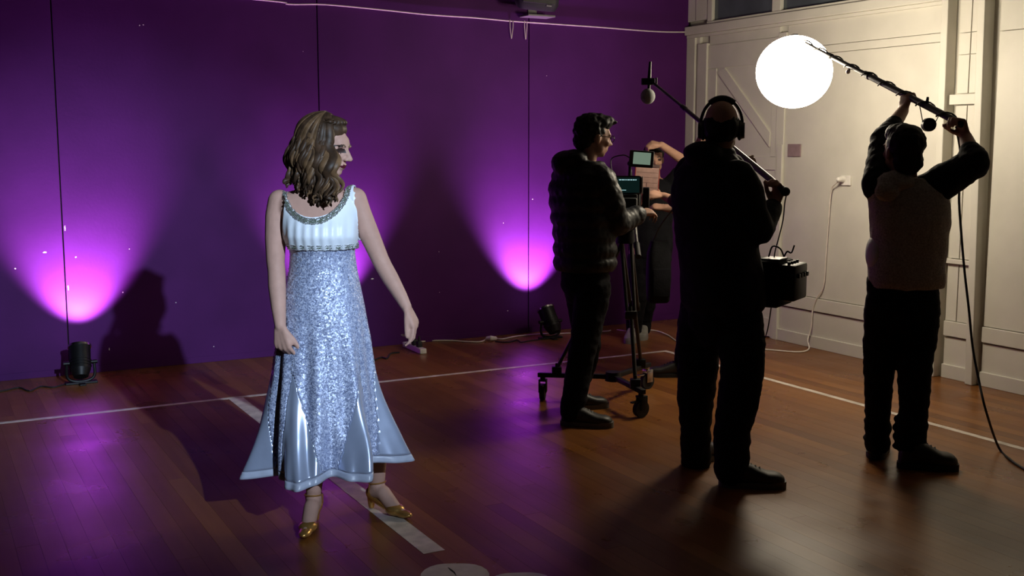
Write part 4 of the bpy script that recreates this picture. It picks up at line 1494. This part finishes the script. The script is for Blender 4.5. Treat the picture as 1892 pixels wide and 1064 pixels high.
shoe(lit, (1.925, 5.27), radians(-100), .265, M['shoe'], M['rubber'], h=.11, w=.056)
shoe(lit, (1.832, 5.43), radians(-22), .27, M['shoe'], M['rubber'], h=.10, w=.054)

# lantern on its pole
t = thing('lantern_pole', LA0, 'dark telescopic pole carrying a glowing white ball lantern, held up by two hands', 'lamp')
for s0, s1, r in ((0, .50, .0175), (.50, .74, .0125), (.74, 1.0, .0095)):
    bm = bmesh.new(); cone(bm, lq(s0), lq(s1), r, r * .96, 16); obj('pole_section', bm, M['carbon'], t, True)
for s in (.50, .74):
    bm = bmesh.new(); cone(bm, lq(s - .018), lq(s + .010), .020 if s < .6 else .016, .018 if s < .6 else .014, 16); obj('locking_collar', bm, M['gear'], t, True)
bm = bmesh.new(); ell(bm, lq(-.004), .020); obj('end_cap', bm, M['rubber'], t, True)
bm = bmesh.new()
k = pole_at_px(1712)
cone(bm, k, k + V3((.004, 0, .045)), .010, .006, 10)
obj('clamp_lever', bm, M['gear'], t, True)
k1, k2 = pole_at_px(1698), pole_at_px(1737)
kc = pole_at_px(1716) + V3((0, -.01, -.088))
bm = bmesh.new()
cone(bm, kc + V3((0, -.016, 0)), kc + V3((0, .016, 0)), .034, .034, 20)
tube(bm, [k1, kc + V3((-.03, 0, .012))], .0025, 6); tube(bm, [k2, kc + V3((.03, 0, .006))], .0025, 6)
obj('hanging_dimmer', bm, M['gear'], t, True)
k = pole_at_px(1570)
bm = bmesh.new()
cone(bm, k, k + V3((-.004, 0, -.035)), .008, .008, 8); ell(bm, k + V3((-.008, 0, -.032)), .012)
obj('clip', bm, M['plastic'], t, True)
bm = bmesh.new()       # cable wound along the pole
pts = []
n = 90
for i in range(n + 1):
    s = .03 + .95 * i / n
    a = i / n * 2 * pi * 9
    sd = LDIR.cross(V3((0, 0, 1))).normalized(); u2 = sd.cross(LDIR)
    r = .023 if s < .5 else .018
    pts.append(lq(s) + sd * (r * cos(a)) + u2 * (r * sin(a)))
tube(bm, pts, .0042, 6)
obj('wound_cable', bm, M['rubber'], t, True)
BC = at(1467, 133, 7.0)
bm = bmesh.new()
ell(bm, BC, (.232, .232, .222), None, 40, 26)
sh = obj('lantern_shade', bm, M['ball'], t, True)
bm = bmesh.new()
cone(bm, BC + V3((0, 0, .216)), BC + V3((0, 0, .230)), .025, .02, 20)
obj('lantern_cap', bm, M['gear'], t, True)
c0 = at(1774, 345, 5.40)
bm = bmesh.new()
tube(bm, catmull([lq(.01) + V3((0, .02, -.02)), at(1775, 290, 5.52), at(1772, 365, 5.50), at(1776, 430, 5.48), at(1782, 500, 5.47), at(1790, 570, 5.48), at(1797, 640, 5.5), at(1808, 700, 5.45),
                  at(1822, 760, 5.36), onfloor(1845, 826, .02), onfloor(1868, 850, .008), onfloor(1892, 866, .006), onfloor(1960, 905, .006)], 7), .0062, 8)
tagp(obj('power_cable', bm, M['rubber'], None, True), 'black power cable hanging from the lantern pole down to the floor at right', 'cable')

# ---- person behind the camera with the slate
YA = 8.75
ap = lambda x, y, d=0.0: at(x, y, YA + d)
asst = thing('person', V3((1.10, 8.75, 0)), 'person in a dark tee behind the camera, holding a slate, one bare arm raised', 'person')
fr, rt = V3((-.35, -.94, 0)).normalized(), V3((-.94, .35, 0)).normalized()
hc = ap(1208, 293)
hf = V3((.05, -1, -.05))
bm = bmesh.new()
P_, R_ = head_prims(bm, hc, hf, .95)
chain(bm, [(hc + R_ @ V3((0, -.02, -.05)), .052), (ap(1207, 328), .055)])
torso(bm, ap(1200, 455), ap(1202, 415), ap(1205, 370), ap(1206, 328), rt, fr, (.16, .10), (.14, .095), (.16, .10), .18)
eR_, wR_ = ap(1268, 300, -.10), ap(1222, 268, -.22)
chain(bm, [(ap(1240, 342, -.02), .052), (eR_, .042), (wR_, .028)])
hand(bm, wR_, V3((-.85, -.2, .18)), V3((0, -.6, .8)), V3((0, -.9, -.4)), (45, 60, 40), (.8, .3, -.4), .95)
eS, wS = ap(1168, 388, -.12), ap(1188, 362, -.42)
chain(bm, [(ap(1172, 342, 0), .052), (eS, .042), (wS, .028)])
hand(bm, wS, V3((.7, -.3, .1)), V3((0, -.9, -.3)), V3((0, -.2, 1)), (40, 50, 30), (.6, .6, -.3), .95)
chain(bm, [(ap(1214, 465), .088), (ap(1198, 540, .1), .058), (V3((1.08, 9.0, .09)), .042)])
chain(bm, [(ap(1182, 465), .088), (ap(1178, 540), .06), (V3((.985, 8.84, .09)), .042)])
chain(bm, [(V3((.985, 8.84, .06)), .04), (V3((.95, 8.72, .045)), .028)])
chain(bm, [(V3((1.08, 9.0, .06)), .04), (V3((1.06, 8.88, .045)), .028)])
b_ = fuse('body', bm, M['skinm'], asst, .008, 3)
b_.data.materials.append(M['eye']); b_.data.materials.append(M['lips'])
oa = V3(asst.location)
for p in b_.data.polygons:
    l = R_.transposed() @ ((p.center + oa) - hc) / .95
    if l.y > .055 and abs(l.x) < .07:
        for q in (-1, 1):
            dx = l.x - q * .033
            if (dx / .017) ** 2 + ((l.z + .004) / .008) ** 2 < 1 or (abs(dx) < .02 and abs(l.z - .02) < .004):
                p.material_index = 1
        if l.y > .08 and (l.x / .024) ** 2 + ((l.z + .067) / .011) ** 2 < 1:
            p.material_index = 2
bm = bmesh.new()
hh = lambda x, y, z: hc + R_ @ V3((x, y, z))
ell(bm, hh(0, -.030, .036), (.084, .090, .088), R_)
ell(bm, hh(0, .010, .074), (.070, .078, .042), R_)
ell(bm, hh(0, -.062, -.04), (.072, .05, .07), R_)
fuse('hair', bm, M['hairb'], asst, .008, 2, (.005, 40, 40))
bm = bmesh.new()
loft(bm, [(ap(x, y), rt * w, fr * d) for y, x, w, d in ((475, 1202, .17, .12), (455, 1202, .178, .125), (415, 1203, .168, .120), (372, 1206, .184, .122), (350, 1206, .186, .115), (338, 1206, .150, .095), (329, 1206, .080, .075))], 32, 2.3)
chain(bm, [(ap(1238, 343, -.02), .072), (ap(1254, 322, -.06), .062)])
chain(bm, [(ap(1174, 343, 0), .072), (ap(1170, 368, -.06), .062)])
fuse('tee_shirt', bm, M['trouser'], asst, .010, 2, (.005, 12, 12))
bm = bmesh.new()
loft(bm, [(ap(1202, y), rt * w, fr * d) for y, w, d in ((505, .13, .10), (480, .172, .125), (455, .165, .11))], 28)
chain(bm, [(ap(1214, 480), .10), (ap(1199, 540, .1), .076), (V3((1.08, 9.0, .12)), .065), (V3((1.08, 9.0, .07)), .064)])
chain(bm, [(ap(1182, 480), .10), (ap(1179, 540), .08), (V3((.985, 8.84, .12)), .066), (V3((.985, 8.84, .08)), .064)])
fuse('trousers', bm, M['trouser'], asst, .010, 2, (.006, 14, 22))
shoe(asst, (.985, 8.86), radians(165), .27, M['whiteshoe'], M['whiteshoe'])
shoe(asst, (1.08, 9.02), radians(170), .27, M['whiteshoe'], M['whiteshoe'])

# slate
t = thing('film_slate', ap(1195, 356, -.5), 'reddish film slate with a dark clapstick, held behind the camera', 'slate')
S0 = ap(1195, 330, -.52)
SX = Matrix.Translation(S0) @ Matrix.Rotation(radians(8), 4, 'Z') @ Matrix.Rotation(radians(4), 4, 'Y')
bm = bmesh.new(); box(bm, -.088, .088, -.006, .006, -.108, .082, .002); obj('board', bm, M['slate'], t, xf=SX)
bm = bmesh.new(); box(bm, -.088, .088, -.010, .010, .084, .106, .002); obj('clapstick', bm, M['slatetop'], t, xf=SX)
bm = bmesh.new()
box(bm, -.094, .094, -.009, .009, -.118, -.109, .002); box(bm, -.094, -.0885, -.009, .009, -.118, .08, .002); box(bm, .0885, .094, -.009, .009, -.118, .08, .002)
obj('edge_trim', bm, M['red'], t, xf=SX)
bm = bmesh.new()
for z in (.045, .01, -.03, -.065): box(bm, -.08, .08, -.0072, -.006, z - .0012, z + .0012)
box(bm, -.002, .002, -.0072, -.006, -.065, -.031)
obj('ruled_lines', bm, M['slatetop'], t, xf=SX)

# ---- helper hidden behind the recordist: a leg, a shoe and two forearms show
YB = 7.45
bp_ = lambda x, y, d=0.0: at(x, y, YB + d)
hlp = thing('person', V3((1.33, 7.45, 0)), 'person in dark clothes mostly hidden behind the headphones wearer, hands reaching left', 'person')
fr, rt = V3((-.93, .36, 0)).normalized(), V3((.36, .93, 0)).normalized()
hc = bp_(1316, 252); hf = V3((-.95, .2, -.1))
bm = bmesh.new()
P_, R_ = head_prims(bm, hc, hf, .98)
chain(bm, [(hc + R_ @ V3((0, -.02, -.05)), .054), (bp_(1322, 300), .057)])
torso(bm, bp_(1318, 475), bp_(1320, 430), bp_(1320, 360), bp_(1322, 300), rt, fr, (.15, .11), (.14, .10), (.17, .11), .18)
e1, w1 = bp_(1262, 379, -.12), bp_(1226, 362, .0)
e2, w2 = bp_(1272, 392, .20), bp_(1230, 384, .12)
chain(bm, [(bp_(1312, 335, -.16), .052), (e1, .040), (w1, .027)])
chain(bm, [(bp_(1332, 332, .16), .052), (e2, .040), (w2, .027)])
hand(bm, w1, V3((-.9, .2, .25)), V3((.1, -.5, .85)), V3((0, -.8, -.4)), (30, 35, 25), (.8, .4, -.3), .98)
hand(bm, w2, V3((-.9, .2, .1)), V3((.1, -.5, .85)), V3((0, .8, .4)), (50, 55, 35), (.8, .4, -.3), .98)
chain(bm, [(bp_(1300, 485, -.09), .085), (bp_(1278, 590, -.05), .06), (V3((1.165, 7.40, .09)), .042)])
chain(bm, [(bp_(1322, 485, .09), .085), (bp_(1318, 590, .10), .06), (V3((1.36, 7.56, .09)), .042)])
chain(bm, [(V3((1.165, 7.40, .06)), .04), (V3((1.05, 7.41, .045)), .028)])
chain(bm, [(V3((1.36, 7.56, .06)), .04), (V3((1.25, 7.58, .045)), .028)])
fuse('body', bm, M['skinm'], hlp, .009, 3)
bm = bmesh.new()
hh = lambda x, y, z: hc + R_ @ V3((x, y, z))
ell(bm, hh(0, -.028, .036), (.086, .092, .090), R_); ell(bm, hh(0, .012, .072), (.072, .080, .046), R_); ell(bm, hh(0, -.06, -.04), (.074, .05, .07), R_)
fuse('hair', bm, M['hairb'], hlp, .009, 2, (.005, 40, 40))
bm = bmesh.new()
loft(bm, [(bp_(x, y), rt * w, fr * d) for y, x, w, d in ((500, 1318, .17, .13), (478, 1318, .178, .135), (430, 1320, .168, .125), (365, 1320, .190, .130), (335, 1321, .186, .12), (315, 1322, .140, .095), (303, 1322, .080, .075))], 32, 2.3)
chain(bm, [(bp_(1310, 338, -.16), .075), (bp_(1284, 362, -.15), .065), (e1, .058), (e1.lerp(w1, .45), .048)])
chain(bm, [(bp_(1330, 335, .16), .075), (e2, .058), (e2.lerp(w2, .5), .047)])
fuse('jumper', bm, M['maroon'], hlp, .010, 2, (.005, 12, 12))
bm = bmesh.new()
loft(bm, [(bp_(1316, y), rt * w, fr * d) for y, w, d in ((545, .13, .10), (515, .178, .14), (480, .165, .12))], 28)
chain(bm, [(bp_(1298, 510, -.09), .105), (bp_(1276, 590, -.05), .088), (V3((1.17, 7.40, .12)), .070), (V3((1.17, 7.40, .07)), .068)])
chain(bm, [(bp_(1322, 510, .09), .105), (bp_(1318, 590, .10), .088), (V3((1.36, 7.56, .12)), .070), (V3((1.36, 7.56, .07)), .068)])
fuse('trousers', bm, M['trouser'], hlp, .010, 2, (.006, 14, 22))
shoe(hlp, (1.175, 7.40), radians(88), .28, M['shoe'], M['rubber'])
shoe(hlp, (1.37, 7.56), radians(88), .28, M['shoe'], M['rubber'])

# his black bag hangs at his left, in front of the far wall
t = thing('shoulder_bag', bp_(1217, 558, -.05), 'black shoulder bag hanging between the tripod and the headphones wearer', 'bag')
KX = Matrix.Translation(bp_(1217, 500, -.05)) @ Matrix.Rotation(radians(10), 4, 'Z')
bm = bmesh.new()
loft(bm, [(V3((0, 0, z)), V3((w, 0, 0)), V3((0, d, 0))) for z, w, d in ((-.215, .060, .045), (-.20, .072, .058), (-.05, .080, .065), (.12, .076, .060), (.20, .055, .035))], 24, 4)
obj('bag_body', bm, M['jacket'], t, True, KX)
bm = bmesh.new()
box(bm, -.06, .06, -.076, -.062, -.17, .02, .006)
obj('pocket', bm, M['trouser'], t, True, KX)
bm = bmesh.new()
tube(bm, catmull([bp_(1205, 450, -.05), bp_(1225, 410, -.10), bp_(1275, 350, -.20), bp_(1308, 318, -.22)], 6), .012, 8, .3)
obj('shoulder_strap', bm, M['rubber'], t, True)

# ================================================================== CINE CAMERA ON A WHEELED TRIPOD
TC = V3((.62, 6.64, 0))
t = thing('camera_tripod', TC, 'black camera tripod standing on a three-wheeled dolly beside the person in the quilted jacket', 'tripod')
apex = TC + V3((.06, -.02, 1.02))
W = [V3((.745, 6.27, 0)), V3((.19, 6.72, 0)), V3((.87, 7.02, 0))]
hub = V3((.615, 6.62, .165))
bm = bmesh.new(); cone(bm, hub - V3((0, 0, .025)), hub + V3((0, 0, .03)), .05, .045, 16); obj('dolly_hub', bm, M['gear'], t, True)
for w in W:
    top = V3((w.x, w.y, .155))
    d = (top - hub).normalized()
    bm = bmesh.new()
    box(bm, 0, (top - hub).length + .03, -.016, .016, -.014, .014, .003, Matrix.Translation(hub) @ d.to_track_quat('X', 'Z').to_matrix().to_4x4())
    arm = obj('dolly_arm', bm, M['gear'], t, True)
    bm = bmesh.new()
    q = hub.lerp(top, .80)
    box(bm, -.03, .03, -.025, .025, -.012, .045, .006, Matrix.Translation(q + V3((0, 0, .01))))
    cone(bm, q + V3((0, 0, .04)), q + V3((0, 0, .075)), .012, .008, 10)
    obj('leg_clamp', bm, M['gear'], arm, True)
    bm = bmesh.new()
    foot = q + V3((0, 0, .04))
    mid = apex.lerp(foot, .55)
    sd = (foot - apex).cross(V3((0, 0, 1))).normalized()
    for k in (-1, 1):
        cone(bm, apex + sd * (.03 * k), mid + sd * (.022 * k), .012, .012, 10)
    cone(bm, mid - (foot - apex).normalized() * .05, foot, .013, .012, 12)
    box(bm, -.035, .035, -.018, .018, -.025, .025, .005, Matrix.Translation(mid))
    obj('leg', bm, M['carbon'], t, True)
    # castor
    bm = bmesh.new()
    cone(bm, w + V3((0, 0, .125)), w + V3((0, 0, .16)), .016, .016, 12)
    yaw = radians(35) if w is not W[1] else radians(80)
    F = Matrix.Translation(w) @ Matrix.Rotation(yaw, 4, 'Z')
    for s in (-1, 1):
        box(bm, -.018, .030, s * .022 - .003, s * .022 + .003, .045, .125, .002, F)
    box(bm, -.022, .03, -.025, .025, .115, .128, .003, F)
    box(bm, -.075, -.02, -.012, .012, .09, .10, .003, F)
    cs = obj('castor', bm, M['chrome'] if w is W[2] else M['gear'], t, True)
    bm = bmesh.new()
    cone(bm, F @ V3((.0, -.016, .050)), F @ V3((.0, .016, .050)), .0495, .0495, 24)
    obj('wheel', bm, M['rubber'], cs, True)
bm = bmesh.new()
cone(bm, apex - V3((0, 0, .04)), apex + V3((0, 0, .03)), .065, .06, 20)
ell(bm, apex + V3((0, 0, .035)), (.055, .055, .04))
obj('bowl', bm, M['gear'], t, True)
bm = bmesh.new()
box(bm, -.05, .05, -.055, .055, .04, .135, .012, Matrix.Translation(apex))
cone(bm, apex + V3((-.07, 0, .09)), apex + V3((.07, 0, .09)), .035, .035, 18)
obj('fluid_head', bm, M['gear'], t, True)
bm = bmesh.new()
tube(bm, [apex + V3((.05, -.03, .10)), apex + V3((.04, -.20, .02)), apex + V3((.035, -.34, -.06))], .009, 8)
obj('pan_bar', bm, M['alu'], t, True)
bm = bmesh.new()
tube(bm, [apex + V3((.035, -.27, -.02)), apex + V3((.034, -.38, -.085))], .017, 10)
obj('pan_grip', bm, M['rubber'], t, True)

CX = Matrix.Translation(apex + V3((0.02, 0, .137))) @ Matrix.Rotation(radians(-8), 4, 'Z')
t2 = thing('cine_camera', apex + V3((.02, 0, .137)), 'black cine camera on the wheeled tripod, its back screen showing a dim menu', 'camera')
bm = bmesh.new()
box(bm, -.068, .062, -.06, .22, .0, .155, .010)
box(bm, -.05, .05, -.125, -.06, .005, .12, .010)       # battery
obj('camera_body', bm, M['black'], t2, True, CX)
bm = bmesh.new()
cone(bm, V3((0, .22, .085)), V3((0, .36, .085)), .045, .050, 24); cone(bm, V3((0, .36, .085)), V3((0, .40, .085)), .062, .062, 24)
obj('lens', bm, M['gear'], t2, True, CX)
bm = bmesh.new()
box(bm, -.088, .072, -.085, -.062, .115, .225, .014)
scr = obj('back_screen', bm, M['black'], t2, True, CX)
bm = bmesh.new(); box(bm, -.078, .060, -.0866, -.0852, .126, .215); obj('screen_glass', bm, M['screen'], scr, False, CX)
bm = bmesh.new()
rx = random.Random(2)
x = -.06
while x < .045:
    w = rx.uniform(.005, .014); box(bm, x, x + w, -.0874, -.0868, .199, .2035); x += w + .003
box(bm, -.045, -.018, -.0874, -.0868, .140, .1425)
obj('screen_readout', bm, M['text'], scr, False, CX)['kind'] = 'stuff'
bm = bmesh.new(); box(bm, .0725, .079, -.09, -.06, .118, .222, .003); obj('side_plate', bm, M['alu'], t2, True, CX)
bm = bmesh.new()
tube(bm, catmull([V3((0, -.02, .155)), V3((0, -.02, .235)), V3((0, .02, .245)), V3((0, .12, .245)), V3((0, .15, .155))], 4), .010, 8)
obj('top_handle', bm, M['gear'], t2, True, CX)
bm = bmesh.new()
cone(bm, V3((.0, -.02, .24)), V3((.0, -.02, .29)), .009, .009, 10); ell(bm, V3((0, -.02, .295)), .016); cone(bm, V3((0, -.02, .295)), V3((.045, -.02, .30)), .008, .008, 10)
obj('monitor_arm', bm, M['gear'], t2, True, CX)
MXm = CX @ Matrix.Translation((.068, -.03, .325)) @ Matrix.Rotation(radians(4), 4, 'Y')
bm = bmesh.new(); box(bm, -.072, .072, -.016, .016, -.052, .046, .007); mo = obj('monitor', bm, M['black'], t2, True, MXm)
bm = bmesh.new(); box(bm, -.048, .054, -.0182, -.0165, -.034, .036); obj('monitor_picture', bm, M['monitor'], mo, False, MXm)
bm = bmesh.new(); tube(bm, catmull([V3((-.07, .0, .0)), V3((-.11, .02, .012)), V3((-.18, .05, -.02)), V3((-.15, .0, -.12)), V3((-.08, 0, -.14))], 6), .0035, 6)
obj('monitor_cable', bm, M['rubber'], mo, True, MXm)
bm = bmesh.new(); box(bm, .075, .115, .06, .16, .02, .15, .006); obj('side_recorder', bm, M['gear'], t2, True, CX)
bm = bmesh.new()
for s in (-.03, .03): cone(bm, V3((s, -.05, -.0)), V3((s, .42, -.0)), .0075, .0075, 10)
obj('rods', bm, M['alu'], t2, True, CX)
bm = bmesh.new(); box(bm, -.05, .05, -.20, -.126, -.06, .10, .012); obj('battery_pack', bm, M['black'], t2, True, CX)
